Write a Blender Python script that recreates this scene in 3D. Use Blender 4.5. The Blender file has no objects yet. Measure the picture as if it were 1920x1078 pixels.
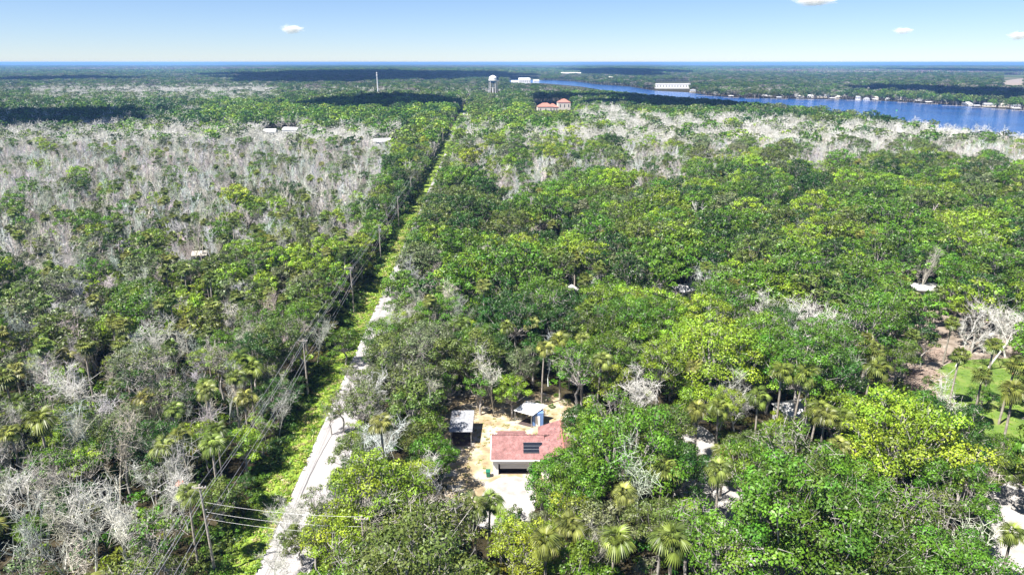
import bpy, bmesh, math, random
import numpy as np
from mathutils import Vector, Matrix
rnd = random.Random(7)
rng = np.random.default_rng(11)
R = math.radians
sc = bpy.context.scene
COL = sc.collection

# ------------------------------------------------------------------ camera, sky, sun, exposure
CAM_H, PITCH, FPX = 62.0, R(18.25), 1280.0
cam_d = bpy.data.cameras.new('camera')
cam = bpy.data.objects.new('camera', cam_d)
COL.objects.link(cam)
cam.location = (0, 0, CAM_H)
cam.rotation_euler = (math.pi / 2 - PITCH, 0, 0)
cam_d.sensor_width = 36
cam_d.lens = 24
cam_d.clip_start = 0.5
cam_d.clip_end = 90000
sc.camera = cam
SUN_EL = R(60)
SKY_TINT = (0.86, 0.91, 1.08, 1)
HAZE, HAZE_COL = 8.0e-5, (0.24, 0.48, 0.98, 1)
CLOUD_SHADOWS = [(-150, 400, 203, 232), (330, 960, 131, 152), (560, 880, 178, 200), (930, 1480, 176, 199), (1060, 1310, 128, 142), (1640, 2050, 160, 192), (1680, 2000, 128, 137), (0, 260, 142, 150)]   # (left, right, top, bottom) in pixels
SUN_AZ = math.atan2(-0.80, -0.60)            # horizontal direction towards the sun (x, y): behind and left
SUN = Vector((math.sin(SUN_AZ) * math.cos(SUN_EL), math.cos(SUN_AZ) * math.cos(SUN_EL), math.sin(SUN_EL)))
w = bpy.data.worlds.new('World')
sc.world = w
w.use_nodes = True
nt = w.node_tree
sky = nt.nodes.new('ShaderNodeTexSky')
sky.sky_type = 'NISHITA'
sky.sun_disc = False
sky.sun_elevation = SUN_EL
sky.sun_rotation = SUN_AZ
sky.altitude = 0
sky.air_density = 0.8
sky.dust_density = 0.0
sky.ozone_density = 4.5
bg = nt.nodes['Background']
bg.inputs['Strength'].default_value = 0.05
tn = nt.nodes.new('ShaderNodeMix'); tn.data_type = 'RGBA'; tn.blend_type = 'MULTIPLY'; tn.inputs[0].default_value = 1.0
tn.inputs[7].default_value = SKY_TINT
nt.links.new(sky.outputs[0], tn.inputs[6]); nt.links.new(tn.outputs[2], bg.inputs[0])
sd = bpy.data.lights.new('sun', 'SUN')
sd.energy = 5.0
sd.angle = R(0.5)
sd.color = (1.0, 0.95, 0.87)
so = bpy.data.objects.new('sun', sd)
COL.objects.link(so)
so.location = (-200, -150, 300)
so.rotation_euler = SUN.to_track_quat('Z', 'Y').to_euler()
sc.view_settings.view_transform = 'Standard'
sc.view_settings.look = 'None'
sc.view_settings.gamma = 1
sc.view_settings.exposure = 1.4
sc.view_settings.use_curve_mapping = False
sc.render.resolution_x, sc.render.resolution_y = 1024, 574
sc.cycles.max_bounces = 4
sc.cycles.diffuse_bounces = 2
sc.cycles.volume_bounces = 1

# ------------------------------------------------------------------ photograph <-> ground geometry
def un(px, py, z=0.0):
    a = (px - 960) / FPX; b = (539 - py) / FPX
    dy = math.cos(PITCH) + b * math.sin(PITCH); dz = -math.sin(PITCH) + b * math.cos(PITCH)
    t = (z - CAM_H) / dz
    return a * t, dy * t
def pr(x, y, z):
    f = y * math.cos(PITCH) - (z - CAM_H) * math.sin(PITCH)
    u = y * math.sin(PITCH) + (z - CAM_H) * math.cos(PITCH)
    if f < 1: return -9999, 9999
    return 960 + FPX * x / f, 539 - FPX * u / f
def inpoly(x, y, P):
    c = False; n = len(P); j = n - 1
    for i in range(n):
        xi, yi = P[i]; xj, yj = P[j]
        if (yi > y) != (yj > y) and x < (xj - xi) * (y - yi) / (yj - yi) + xi: c = not c
        j = i
    return c

# ------------------------------------------------------------------ materials
def newmat(name):
    m = bpy.data.materials.new(name); m.use_nodes = True
    return m, m.node_tree, m.node_tree.nodes['Principled BSDF']
def N(t, k, **kw):
    n = t.nodes.new(k)
    for a, b in kw.items(): setattr(n, a, b)
    return n
def noise_ramp(t, scale, stops, detail=6, rough=0.6, coord=None, dist=0.0):
    n = N(t, 'ShaderNodeTexNoise'); n.inputs['Scale'].default_value = scale
    n.inputs['Detail'].default_value = detail; n.inputs['Roughness'].default_value = rough
    n.inputs['Distortion'].default_value = dist
    if coord is None:
        g = N(t, 'ShaderNodeNewGeometry'); coord = g.outputs['Position']
    t.links.new(coord, n.inputs['Vector'])
    r = N(t, 'ShaderNodeValToRGB')
    el = r.color_ramp.elements
    while len(el) < len(stops): el.new(0.5)
    for e, (p, c) in zip(el, stops): e.position = p; e.color = (*c, 1)
    t.links.new(n.outputs['Fac'], r.inputs['Fac'])
    return r.outputs['Color'], n
def mixc(t, f, a, b, mode='MIX'):
    m = N(t, 'ShaderNodeMix', data_type='RGBA', blend_type=mode)
    for s, v in ((0, f), (6, a), (7, b)):
        if hasattr(v, 'is_linked'): t.links.new(v, m.inputs[s])
        elif isinstance(v, (int, float)): m.inputs[s].default_value = v
        else: m.inputs[s].default_value = (*v, 1)
    return m.outputs[2]
def mat_noise(name, stops, scale=1.0, rough=0.85, bump=0.0, bscale=None, metal=0.0, obj=False, detail=6):
    m, t, p = newmat(name)
    coord = None
    if obj:
        coord = N(t, 'ShaderNodeTexCoord').outputs['Object']
    c, n = noise_ramp(t, scale, stops, detail=detail, coord=coord)
    t.links.new(c, p.inputs['Base Color'])
    p.inputs['Roughness'].default_value = rough
    p.inputs['Metallic'].default_value = metal
    if bump:
        b = N(t, 'ShaderNodeBump'); b.inputs['Strength'].default_value = bump; b.inputs['Distance'].default_value = 0.05
        n2 = N(t, 'ShaderNodeTexNoise'); n2.inputs['Scale'].default_value = bscale or scale * 6
        t.links.new(n2.outputs['Fac'], b.inputs['Height']); t.links.new(b.outputs['Normal'], p.inputs['Normal'])
    return m
def leaf_material(name, attr, trans=0.12, rough=0.45):
    m, t, p = newmat(name)
    a = N(t, 'ShaderNodeAttribute', attribute_type='INSTANCER', attribute_name=attr)
    g = N(t, 'ShaderNodeAttribute', attribute_type='GEOMETRY', attribute_name='tint')
    sep = N(t, 'ShaderNodeSeparateXYZ'); t.links.new(g.outputs['Vector'], sep.inputs[0])
    br = N(t, 'ShaderNodeMapRange'); br.inputs[3].default_value = 0.30; br.inputs[4].default_value = 1.40
    t.links.new(sep.outputs[0], br.inputs[0])
    hs = N(t, 'ShaderNodeHueSaturation')
    hr = N(t, 'ShaderNodeMapRange'); hr.inputs[3].default_value = 0.480; hr.inputs[4].default_value = 0.525
    t.links.new(sep.outputs[1], hr.inputs[0]); t.links.new(hr.outputs[0], hs.inputs['Hue'])
    t.links.new(br.outputs[0], hs.inputs['Value']); t.links.new(a.outputs['Color'], hs.inputs['Color'])
    t.links.new(hs.outputs[0], p.inputs['Base Color'])
    p.inputs['Roughness'].default_value = rough
    p.inputs['Specular IOR Level'].default_value = 0.35
    tr = N(t, 'ShaderNodeBsdfTranslucent'); t.links.new(hs.outputs[0], tr.inputs['Color'])
    mx = N(t, 'ShaderNodeMixShader'); mx.inputs[0].default_value = trans
    out = t.nodes['Material Output']
    t.links.new(p.outputs[0], mx.inputs[1]); t.links.new(tr.outputs[0], mx.inputs[2]); t.links.new(mx.outputs[0], out.inputs['Surface'])
    return m
def bark_attr_material(name, attr):
    m, t, p = newmat(name)
    a = N(t, 'ShaderNodeAttribute', attribute_type='INSTANCER', attribute_name=attr)
    g = N(t, 'ShaderNodeAttribute', attribute_type='GEOMETRY', attribute_name='tint')
    sep = N(t, 'ShaderNodeSeparateXYZ'); t.links.new(g.outputs['Vector'], sep.inputs[0])
    br = N(t, 'ShaderNodeMapRange'); br.inputs[3].default_value = 0.6; br.inputs[4].default_value = 1.3
    t.links.new(sep.outputs[0], br.inputs[0])
    c = mixc(t, 1.0, a.outputs['Color'], br.outputs[0], 'MULTIPLY')
    t.links.new(c, p.inputs['Base Color']); p.inputs['Roughness'].default_value = 0.9
    return m
M = {}
M['leaf'] = leaf_material('foliage', 'leaf_color')
M['wood'] = bark_attr_material('bare_wood', 'bark_color')
M['bark'] = mat_noise('bark', [(0.3, (0.22, 0.20, 0.18)), (0.7, (0.46, 0.43, 0.40))], 1.5, 0.95, 0.5, 8)
M['palmbark'] = mat_noise('palm_bark', [(0.3, (0.20, 0.17, 0.14)), (0.7, (0.42, 0.38, 0.33))], 2.0, 0.95, 0.5, 10)
M['deadfrond'] = mat_noise('dry_frond', [(0.3, (0.22, 0.13, 0.05)), (0.7, (0.42, 0.27, 0.12))], 2.0, 0.9)
M['pole'] = mat_noise('weathered_pole', [(0.3, (0.26, 0.22, 0.18)), (0.7, (0.46, 0.42, 0.38))], 3.0, 0.9, 0.3, 20)
M['wire'] = mat_noise('wire_metal', [(0.3, (0.34, 0.34, 0.36)), (0.7, (0.46, 0.46, 0.47))], 2.0, 0.5, metal=0.3)
M['galv'] = mat_noise('galvanised_metal', [(0.3, (0.35, 0.36, 0.38)), (0.7, (0.5, 0.51, 0.53))], 2.0, 0.45, metal=0.5)
M['insul'] = mat_noise('ceramic', [(0.3, (0.35, 0.33, 0.33)), (0.7, (0.5, 0.48, 0.47))], 5, 0.3)
M['white'] = mat_noise('white_paint', [(0.3, (0.72, 0.71, 0.69)), (0.7, (0.82, 0.81, 0.80))], 0.8, 0.6, obj=True)
M['door'] = mat_noise('garage_door_paint', [(0.3, (0.42, 0.41, 0.41)), (0.7, (0.50, 0.49, 0.48))], 1.2, 0.6, obj=True)
M['dark'] = mat_noise('dark_interior', [(0.3, (0.05, 0.035, 0.035)), (0.7, (0.09, 0.06, 0.055))], 1.2, 0.9)  # near-black; on the floors it stands for shade inside the openings
M['tin'] = mat_noise('grey_tin_roof', [(0.3, (0.20, 0.21, 0.23)), (0.55, (0.34, 0.35, 0.38)), (0.7, (0.26, 0.22, 0.19))], 0.9, 0.6, metal=0.1)
M['tinwhite'] = mat_noise('white_tin_roof', [(0.3, (0.62, 0.62, 0.63)), (0.7, (0.78, 0.78, 0.78))], 0.9, 0.5)
M['blue'] = mat_noise('blue_siding', [(0.3, (0.10, 0.19, 0.42)), (0.7, (0.15, 0.26, 0.50))], 1.0, 0.7)
M['green'] = mat_noise('green_plastic', [(0.3, (0.01, 0.12, 0.07)), (0.7, (0.02, 0.17, 0.10))], 3.0, 0.5)
M['solar'] = mat_noise('solar_cell', [(0.3, (0.006, 0.008, 0.014)), (0.7, (0.010, 0.014, 0.024))], 3.0, 0.35)
M['tile'] = mat_noise('terracotta_tile', [(0.3, (0.27, 0.11, 0.08)), (0.7, (0.40, 0.18, 0.14))], 1.0, 0.8)
M['glass'] = mat_noise('window_glass', [(0.3, (0.02, 0.03, 0.04)), (0.7, (0.04, 0.05, 0.07))], 1.0, 0.1)
M['cream'] = mat_noise('cream_wall', [(0.3, (0.55, 0.50, 0.42)), (0.7, (0.68, 0.63, 0.55))], 0.3, 0.8)
M['dockwood'] = mat_noise('dock_timber', [(0.3, (0.30, 0.26, 0.22)), (0.7, (0.48, 0.43, 0.38))], 0.5, 0.85)
M['buoy'] = mat_noise('buoy_paint', [(0.3, (0.15, 0.55, 0.22)), (0.7, (0.2, 0.65, 0.3))], 2, 0.5)
M['brush'] = mat_noise('cut_brush', [(0.3, (0.26, 0.18, 0.14)), (0.7, (0.50, 0.40, 0.34))], 1.2, 0.95)
# shingles
m, t, p = newmat('red_shingles')
tc = N(t, 'ShaderNodeTexCoord')
bk = N(t, 'ShaderNodeTexBrick'); bk.inputs['Scale'].default_value = 3.2
bk.inputs['Color1'].default_value = (0.30, 0.155, 0.145, 1); bk.inputs['Color2'].default_value = (0.22, 0.11, 0.105, 1)
bk.inputs['Mortar'].default_value = (0.17, 0.08, 0.08, 1); bk.inputs['Mortar Size'].default_value = 0.03
t.links.new(tc.outputs['Object'], bk.inputs['Vector'])
c2, _ = noise_ramp(t, 1.1, [(0.36, (0.55, 0.55, 0.55)), (0.5, (1.0, .98, .97)), (0.6, (1.5, 1.5, 1.5)), (0.7, (.8, .8, .8))], detail=11, rough=0.85, coord=tc.outputs['Object'])
t.links.new(mixc(t, 1.0, bk.outputs['Color'], c2, 'MULTIPLY'), p.inputs['Base Color']); p.inputs['Roughness'].default_value = 0.9
M['shingle'] = m
# road: pale worn asphalt with faint wheel tracks along its length
m, t, p = newmat('worn_asphalt')
c1, _ = noise_ramp(t, 0.35, [(0.3, (0.31, 0.295, 0.295)), (0.7, (0.41, 0.395, 0.39))], detail=8, rough=0.7)
c2, _ = noise_ramp(t, 6.0, [(0.3, (0.85, 0.85, 0.85)), (0.7, (1.08, 1.08, 1.08))])
uvn = N(t, 'ShaderNodeUVMap'); sx = N(t, 'ShaderNodeSeparateXYZ'); t.links.new(uvn.outputs[0], sx.inputs[0])
rr = N(t, 'ShaderNodeValToRGB'); el = rr.color_ramp.elements
st = [(0.0, .70), (0.06, .86), (0.17, .95), (0.25, .83), (0.35, .97), (0.49, .90), (0.5, .82), (0.51, .9), (0.65, .98), (0.75, .84), (0.85, .96), (1.0, .75)]
while len(el) < len(st): el.new(0.5)
for e, (q, v) in zip(el, st): e.position = q; e.color = (v, v, v, 1)
t.links.new(sx.outputs[0], rr.inputs[0])
t.links.new(mixc(t, 1.0, mixc(t, 1.0, c1, c2, 'MULTIPLY'), rr.outputs[0], 'MULTIPLY'), p.inputs['Base Color']); p.inputs['Roughness'].default_value = 0.9
M['road'] = m
M['tar'] = mat_noise('crack_sealant', [(0.3, (0.06, 0.06, 0.065)), (0.7, (0.10, 0.10, 0.10))], 3, 0.7)
M['sand'] = mat_noise('sandy_yard', [(0.32, (0.20, 0.15, 0.09)), (0.48, (0.33, 0.26, 0.155)), (0.6, (0.42, 0.38, 0.33)), (0.72, (0.19, 0.20, 0.07))], 0.35, 0.95, 0.6, 5, detail=10)
M['drive'] = mat_noise('pale_concrete', [(0.3, (0.22, 0.205, 0.19)), (0.5, (0.34, 0.325, 0.31)), (0.7, (0.41, 0.40, 0.385))], 0.4, 0.9, 0.2, 8, detail=8)
M['dirt'] = mat_noise('bare_earth', [(0.3, (0.11, 0.085, 0.06)), (0.5, (0.22, 0.18, 0.145)), (0.7, (0.34, 0.30, 0.26))], 0.35, 0.95, 0.6, 4, detail=9)
M['lawn'] = mat_noise('lawn_turf', [(0.3, (0.05, 0.10, 0.015)), (0.5, (0.11, 0.18, 0.025)), (0.65, (0.17, 0.20, 0.05)), (0.8, (0.25, 0.22, 0.12))], 0.22, 0.9, 0.6, 6, detail=9)
M['verge'] = mat_noise('verge_turf', [(0.3, (0.10, 0.17, 0.015)), (0.5, (0.17, 0.26, 0.022)), (0.66, (0.23, 0.30, 0.04)), (0.8, (0.29, 0.25, 0.13))], 0.3, 0.9, 0.6, 5, detail=10)
# ground: leaf litter near, far off a mottled plain of woods and clearings
m, t, p = newmat('woodland_ground')
c1, _ = noise_ramp(t, 0.4, [(0.3, (0.018, 0.018, 0.009)), (0.5, (0.04, 0.034, 0.02)), (0.7, (0.09, 0.075, 0.05))], detail=10, rough=0.7)
c2, _ = noise_ramp(t, 0.0016, [(0.35, (0.03, 0.05, 0.02)), (0.52, (0.06, 0.085, 0.03)), (0.62, (0.17, 0.15, 0.12)), (0.72, (0.05, 0.07, 0.03))], detail=12, rough=0.75)
g = N(t, 'ShaderNodeNewGeometry'); ln = N(t, 'ShaderNodeVectorMath', operation='LENGTH'); t.links.new(g.outputs['Position'], ln.inputs[0])
mr = N(t, 'ShaderNodeMapRange'); mr.inputs[1].default_value = 1500; mr.inputs[2].default_value = 4000; t.links.new(ln.outputs['Value'], mr.inputs[0])
t.links.new(mixc(t, mr.outputs[0], c1, c2), p.inputs['Base Color']); p.inputs['Roughness'].default_value = 1.0
p.inputs['Specular IOR Level'].default_value = 0.0
M['ground'] = m
# river
m, t, p = newmat('river_water')
c, _ = noise_ramp(t, 0.012, [(0.3, (0.002, 0.035, 0.16)), (0.6, (0.004, 0.065, 0.26)), (0.75, (0.008, 0.09, 0.32))], detail=5)
t.links.new(c, p.inputs['Base Color']); p.inputs['Roughness'].default_value = 0.12; p.inputs['IOR'].default_value = 1.33; p.inputs['Specular IOR Level'].default_value = 0.3
g = N(t, 'ShaderNodeNewGeometry'); mp = N(t, 'ShaderNodeMapping'); mp.inputs['Scale'].default_value = (0.25, 0.5, 1); t.links.new(g.outputs['Position'], mp.inputs[0])
nn = N(t, 'ShaderNodeTexNoise'); nn.inputs['Scale'].default_value = 0.8; nn.inputs['Detail'].default_value = 8; t.links.new(mp.outputs[0], nn.inputs['Vector'])
b = N(t, 'ShaderNodeBump'); b.inputs['Strength'].default_value = 0.9; b.inputs['Distance'].default_value = 0.6
t.links.new(nn.outputs['Fac'], b.inputs['Height']); t.links.new(b.outputs['Normal'], p.inputs['Normal'])
M['water'] = m
# clouds
m, t, p = newmat('cloud_white'); p.inputs['Base Color'].default_value = (0.9, 0.9, 0.9, 1); p.inputs['Roughness'].default_value = 1
M['cloud'] = m
m = bpy.data.materials.new('cloud_vapour'); m.use_nodes = True; t = m.node_tree
t.nodes.remove(t.nodes['Principled BSDF'])
tc = N(t, 'ShaderNodeTexCoord'); nn = N(t, 'ShaderNodeTexNoise'); nn.inputs['Scale'].default_value = 2.6; nn.inputs['Detail'].default_value = 6; nn.inputs['Roughness'].default_value = 0.6
t.links.new(tc.outputs['Object'], nn.inputs['Vector'])
ln = N(t, 'ShaderNodeVectorMath', operation='LENGTH'); t.links.new(tc.outputs['Object'], ln.inputs[0])
m1 = N(t, 'ShaderNodeMath', operation='MULTIPLY_ADD'); m1.inputs[1].default_value = 1.7; t.links.new(nn.outputs['Fac'], m1.inputs[0])
m2 = N(t, 'ShaderNodeMath', operation='MULTIPLY'); m2.inputs[1].default_value = -1.25; t.links.new(ln.outputs['Value'], m2.inputs[0])
t.links.new(m2.outputs[0], m1.inputs[2])
mr = N(t, 'ShaderNodeMapRange'); mr.inputs[1].default_value = 0.0; mr.inputs[2].default_value = 0.5; mr.inputs[4].default_value = 0.012
t.links.new(m1.outputs[0], mr.inputs[0])
pv = N(t, 'ShaderNodeVolumePrincipled'); pv.inputs['Color'].default_value = (1, 1, 1, 1); pv.inputs['Anisotropy'].default_value = 0.0
t.links.new(mr.outputs[0], pv.inputs['Density']); t.links.new(pv.outputs[0], t.nodes['Material Output'].inputs['Volume'])
M['vapour'] = m

# ------------------------------------------------------------------ mesh helpers
def mesh_np(name, V, F, mats, tint=None, midx=None, smooth=False):
    V = np.asarray(V, dtype=np.float32); F = np.asarray(F, dtype=np.int32); k = F.shape[1]
    me = bpy.data.meshes.new(name)
    me.vertices.add(len(V)); me.vertices.foreach_set('co', V.ravel())
    me.loops.add(F.size); me.loops.foreach_set('vertex_index', F.ravel())
    me.polygons.add(len(F)); me.polygons.foreach_set('loop_start', np.arange(0, F.size, k, dtype=np.int32))
    me.polygons.foreach_set('loop_total', np.full(len(F), k, dtype=np.int32))
    for mm in mats: me.materials.append(mm)
    if midx is not None: me.polygons.foreach_set('material_index', np.asarray(midx, dtype=np.int32))
    if smooth: me.polygons.foreach_set('use_smooth', np.ones(len(F), dtype=bool))
    if tint is not None:
        a = me.attributes.new('tint', 'FLOAT_VECTOR', 'POINT'); a.data.foreach_set('vector', np.asarray(tint, dtype=np.float32).ravel())
    me.update(); me.validate()
    return me
class MB:
    def __init__(s): s.v = []; s.f = []
    def add(s, vs, fs):
        o = len(s.v); s.v += [tuple(v) for v in vs]; s.f += [tuple(i + o for i in f) for f in fs]
    def box(s, x0, x1, y0, y1, z0, z1, mat=None):
        vs = [Vector((x, y, z)) for z in (z0, z1) for y in (y0, y1) for x in (x0, x1)]
        if mat is not None: vs = [mat @ v for v in vs]
        s.add(vs, [(0, 2, 3, 1), (4, 5, 7, 6), (0, 1, 5, 4), (2, 6, 7, 3), (0, 4, 6, 2), (1, 3, 7, 5)]); return s
    def tube(s, p0, p1, r0, r1=None, n=8, cap=True):
        p0 = Vector(p0); p1 = Vector(p1); r1 = r0 if r1 is None else r1
        q = (p1 - p0).to_track_quat('Z', 'Y')
        vs = []
        for p, r in ((p0, r0), (p1, r1)):
            for i in range(n):
                a = 2 * math.pi * i / n; vs.append(p + q @ Vector((math.cos(a) * r, math.sin(a) * r, 0)))
        fs = [(i, (i + 1) % n, n + (i + 1) % n, n + i) for i in range(n)]
        if cap: fs += [tuple(range(n - 1, -1, -1)), tuple(range(n, 2 * n))]
        s.add(vs, fs); return s
    def lathe(s, prof, n=20, c=(0, 0)):
        vs = []; fs = []
        for r, z in prof:
            for i in range(n):
                a = 2 * math.pi * i / n; vs.append((c[0] + r * math.cos(a), c[1] + r * math.sin(a), z))
        for j in range(len(prof) - 1):
            for i in range(n): fs.append((j * n + i, j * n + (i + 1) % n, (j + 1) * n + (i + 1) % n, (j + 1) * n + i))
        s.add(vs, fs); return s
    def slab(s, P, z0, z1):
        n = len(P); vs = [(x, y, z0) for x, y in P] + [(x, y, z1) for x, y in P]
        s.add(vs, [tuple(range(n - 1, -1, -1)), tuple(range(n, 2 * n))] + [(i, (i + 1) % n, n + (i + 1) % n, n + i) for i in range(n)]); return s
    def plate(s, P, th):
        """a flat plate with thickness th below a planar polygon of 3d points"""
        P = [Vector(p) for p in P]; nrm = (P[1] - P[0]).cross(P[2] - P[0]).normalized()
        if nrm.z < 0: nrm = -nrm
        n = len(P); vs = [p - nrm * th for p in P] + P
        s.add(vs, [tuple(range(n - 1, -1, -1)), tuple(range(n, 2 * n))] + [(i, (i + 1) % n, n + (i + 1) % n, n + i) for i in range(n)]); return s
    def mesh(s, name, mat):
        me = bpy.data.meshes.new(name); me.from_pydata(s.v, [], s.f); me.materials.append(mat)
        bm = bmesh.new(); bm.from_mesh(me); bmesh.ops.recalc_face_normals(bm, faces=bm.faces); bm.to_mesh(me); bm.free()
        return me
def link(name, data, parent=None, loc=(0, 0, 0), rz=0.0, scale=None):
    o = bpy.data.objects.new(name, data); COL.objects.link(o); o.location = loc; o.rotation_euler = (0, 0, rz)
    if scale is not None: o.scale = scale if hasattr(scale, '__len__') else (scale,) * 3
    if parent: o.parent = parent
    return o
def tag(o, label=None, cat=None, group=None, kind=None):
    for k, v in (('label', label), ('category', cat), ('group', group), ('kind', kind)):
        if v: o[k] = v
    return o
def thing(name, label, cat, loc=(0, 0, 0), rz=0.0, group=None):
    return tag(link(name, None, None, loc, rz), label, cat, group)
def part(name, mb, mat, parent, **kw): return link(name, mb.mesh(name, mat), parent, **kw)
def struct(name, mb, mat, label=None): return tag(link(name, mb.mesh(name, mat)), label, None, None, 'structure')

# ------------------------------------------------------------------ ground, road, water
mb = MB(); n = 96
rings = [0, 60, 200, 600, 1800, 5000, 14000, 42000]
vs = [(0, 0, 0)]; fs = []
for r in rings[1:]: vs += [(r * math.cos(2 * math.pi * i / n), r * math.sin(2 * math.pi * i / n), 0) for i in range(n)]
fs += [(0, 1 + i, 1 + (i + 1) % n) for i in range(n)]
for k in range(len(rings) - 2):
    a = 1 + k * n; b_ = a + n
    fs += [(a + i, b_ + i, b_ + (i + 1) % n, a + (i + 1) % n) for i in range(n)]
mb.add(vs, fs)
struct('ground', mb, M['ground'], 'dark leaf litter and far wooded plain reaching the horizon')
def roadx(y): return -26.7 - 0.036 * y
def polex(y): return -35.2 - 0.035 * y
RW = 3.5
me = bpy.data.meshes.new('road'); ys = list(range(-60, 1400, 20))
vs = []; fs = []; uvs = []
for y in ys: vs += [(roadx(y) - RW, y, 0.03), (roadx(y) + RW, y, 0.03), (roadx(y) - RW - .05, y, -0.05), (roadx(y) + RW + .05, y, -0.05)]
for i in range(len(ys) - 1):
    a = 4 * i; fs += [(a, a + 1, a + 5, a + 4), (a + 2, a, a + 4, a + 6), (a + 1, a + 3, a + 7, a + 5)]
me.from_pydata(vs, [], fs); uvl = me.uv_layers.new(name='UVMap')
for poly in me.polygons:
    for li in poly.loop_indices:
        v = me.loops[li].vertex_index; uvl.data[li].uv = ((v % 2) if v % 4 < 2 else v % 2, (v // 4) * 0.1)
me.materials.append(M['road'])
tag(link('road', me), 'straight pale two lane road running away through the trees', None, None, 'structure')
# thin dark line wandering along the left lane
mb = MB(); pts = []
for k in range(12):
    y = 88 + k * 1.6; pts.append((roadx(y) - 1.9 + 0.9 * (k / 11) ** 2 + rnd.uniform(-.05, .05), y))
for (x0, y0), (x1, y1) in zip(pts, pts[1:]):
    mb.add([(x0 - .07, y0, .036), (x0 + .07, y0, .036), (x1 + .07, y1, .036), (x1 - .07, y1, .036)], [(0, 1, 2, 3)])
struct('road_crack', mb, M['tar'], 'dark sealed crack along the left lane of the road')
mb = MB()
for sx_ in (-1, 1):
    for y in range(-60, 1380, 20):
        x0, x1 = roadx(y) + sx_ * (RW - .25), roadx(y + 20) + sx_ * (RW - .25)
        mb.add([(x0 - .06, y, .034), (x0 + .06, y, .034), (x1 + .06, y + 20, .034), (x1 - .06, y + 20, .034)], [(0, 1, 2, 3)])
struct('road_edge_line', mb, M['white'], 'worn white edge lines of the road')
mb = MB()
for y in range(-60, 1380, 20):
    mb.add([(polex(y) - 0.5, y, .012), (roadx(y) - RW, y, .012), (roadx(y + 20) - RW, y + 20, .012), (polex(y + 20) - 0.5, y + 20, .012)], [(0, 1, 2, 3)])
    mb.add([(roadx(y) + RW, y, .012), (roadx(y) + RW + 2, y, .012), (roadx(y + 20) + RW + 2, y + 20, .012), (roadx(y + 20) + RW, y + 20, .012)], [(0, 1, 2, 3)])
struct('grass_verge', mb, M['verge'], 'sunlit grass verge along the left side of the road')
def blob_poly(P, it=2):
    """rounded outline with a slightly ragged edge"""
    for _ in range(it):
        Q = []
        for i in range(len(P)):
            a, b = P[i], P[(i + 1) % len(P)]
            Q += [(a[0] * .75 + b[0] * .25, a[1] * .75 + b[1] * .25), (a[0] * .25 + b[0] * .75, a[1] * .25 + b[1] * .75)]
        P = Q
    return [(x + rnd.uniform(-.15, .15), y + rnd.uniform(-.15, .15)) for x, y in P]
def patch(name, pxs, z, mat, label, smooth=2):
    P = blob_poly([un(*q) for q in pxs], smooth) if smooth else [un(*q) for q in pxs]
    mb = MB(); mb.add([(x, y, z) for x, y in P], [tuple(range(len(P)))])
    return struct(name, mb, mat, label)
patch('yard', [(822, 722), (930, 722), (1075, 745), (1100, 800), (1075, 870), (1000, 960), (900, 965), (830, 950), (815, 830)], 0.015, M['sand'], 'sandy dry grass yard around the red roofed house')
patch('driveway', [(925, 893), (995, 893), (1010, 940), (985, 1000), (900, 1000), (880, 955), (905, 930)], 0.024, M['drive'], 'pale driveway in front of the white garage')
patch('clearing', [(1660, 590), (1800, 560), (1960, 590), (1960, 690), (1830, 690), (1780, 770), (1690, 770), (1640, 690)], 0.015, M['dirt'], 'reddish bare earth clearing strewn with cut brush')
patch('lawn', [(1740, 700), (1800, 672), (1980, 672), (2020, 870), (1860, 900), (1740, 800)], 0.024, M['lawn'], 'bright green lawn at the right edge')
patch('side_driveway', [(1820, 930), (1990, 860), (2080, 1130), (1800, 1130), (1850, 1020)], 0.015, M['drive'], 'pale shaded driveway at the lower right corner')
patch('lane', [(1250, 800), (1330, 790), (1400, 940), (1560, 1120), (1380, 1160), (1260, 930)], 0.015, M['drive'], 'pale lane glimpsed between the crowns')
patch('far_field', [(1690, 161), (1715, 157), (1790, 157), (1790, 161)], 0.2, M['sand'], 'tan open field beyond the river')
patch('marsh_field', [(1880, 163), (1880, 150), (1975, 144), (2010, 163)], 0.25, M['dirt'], 'brown open marsh field at the right beyond the river')
RIVER = [un(*q) for q in [(2200, 222), (1920, 208), (1800, 199), (1700, 192.5), (1620, 188), (1560, 187), (1480, 186), (1400, 184.5), (1340, 181), (1290, 174), (1230, 171), (1180, 163), (1120, 159), (1080, 153.5), (1040, 151), (940, 150), (940, 155), (1020, 157), (1090, 163), (1150, 173), (1210, 181), (1270, 190), (1360, 203), (1500, 221), (1620, 239), (1760, 261), (1920, 281), (2300, 325)]]
mb = MB(); mb.add([(x, y, 0.2) for x, y in RIVER], [tuple(range(len(RIVER)))])
struct('river', mb, M['water'], 'wide blue river winding away on the right')

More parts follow.
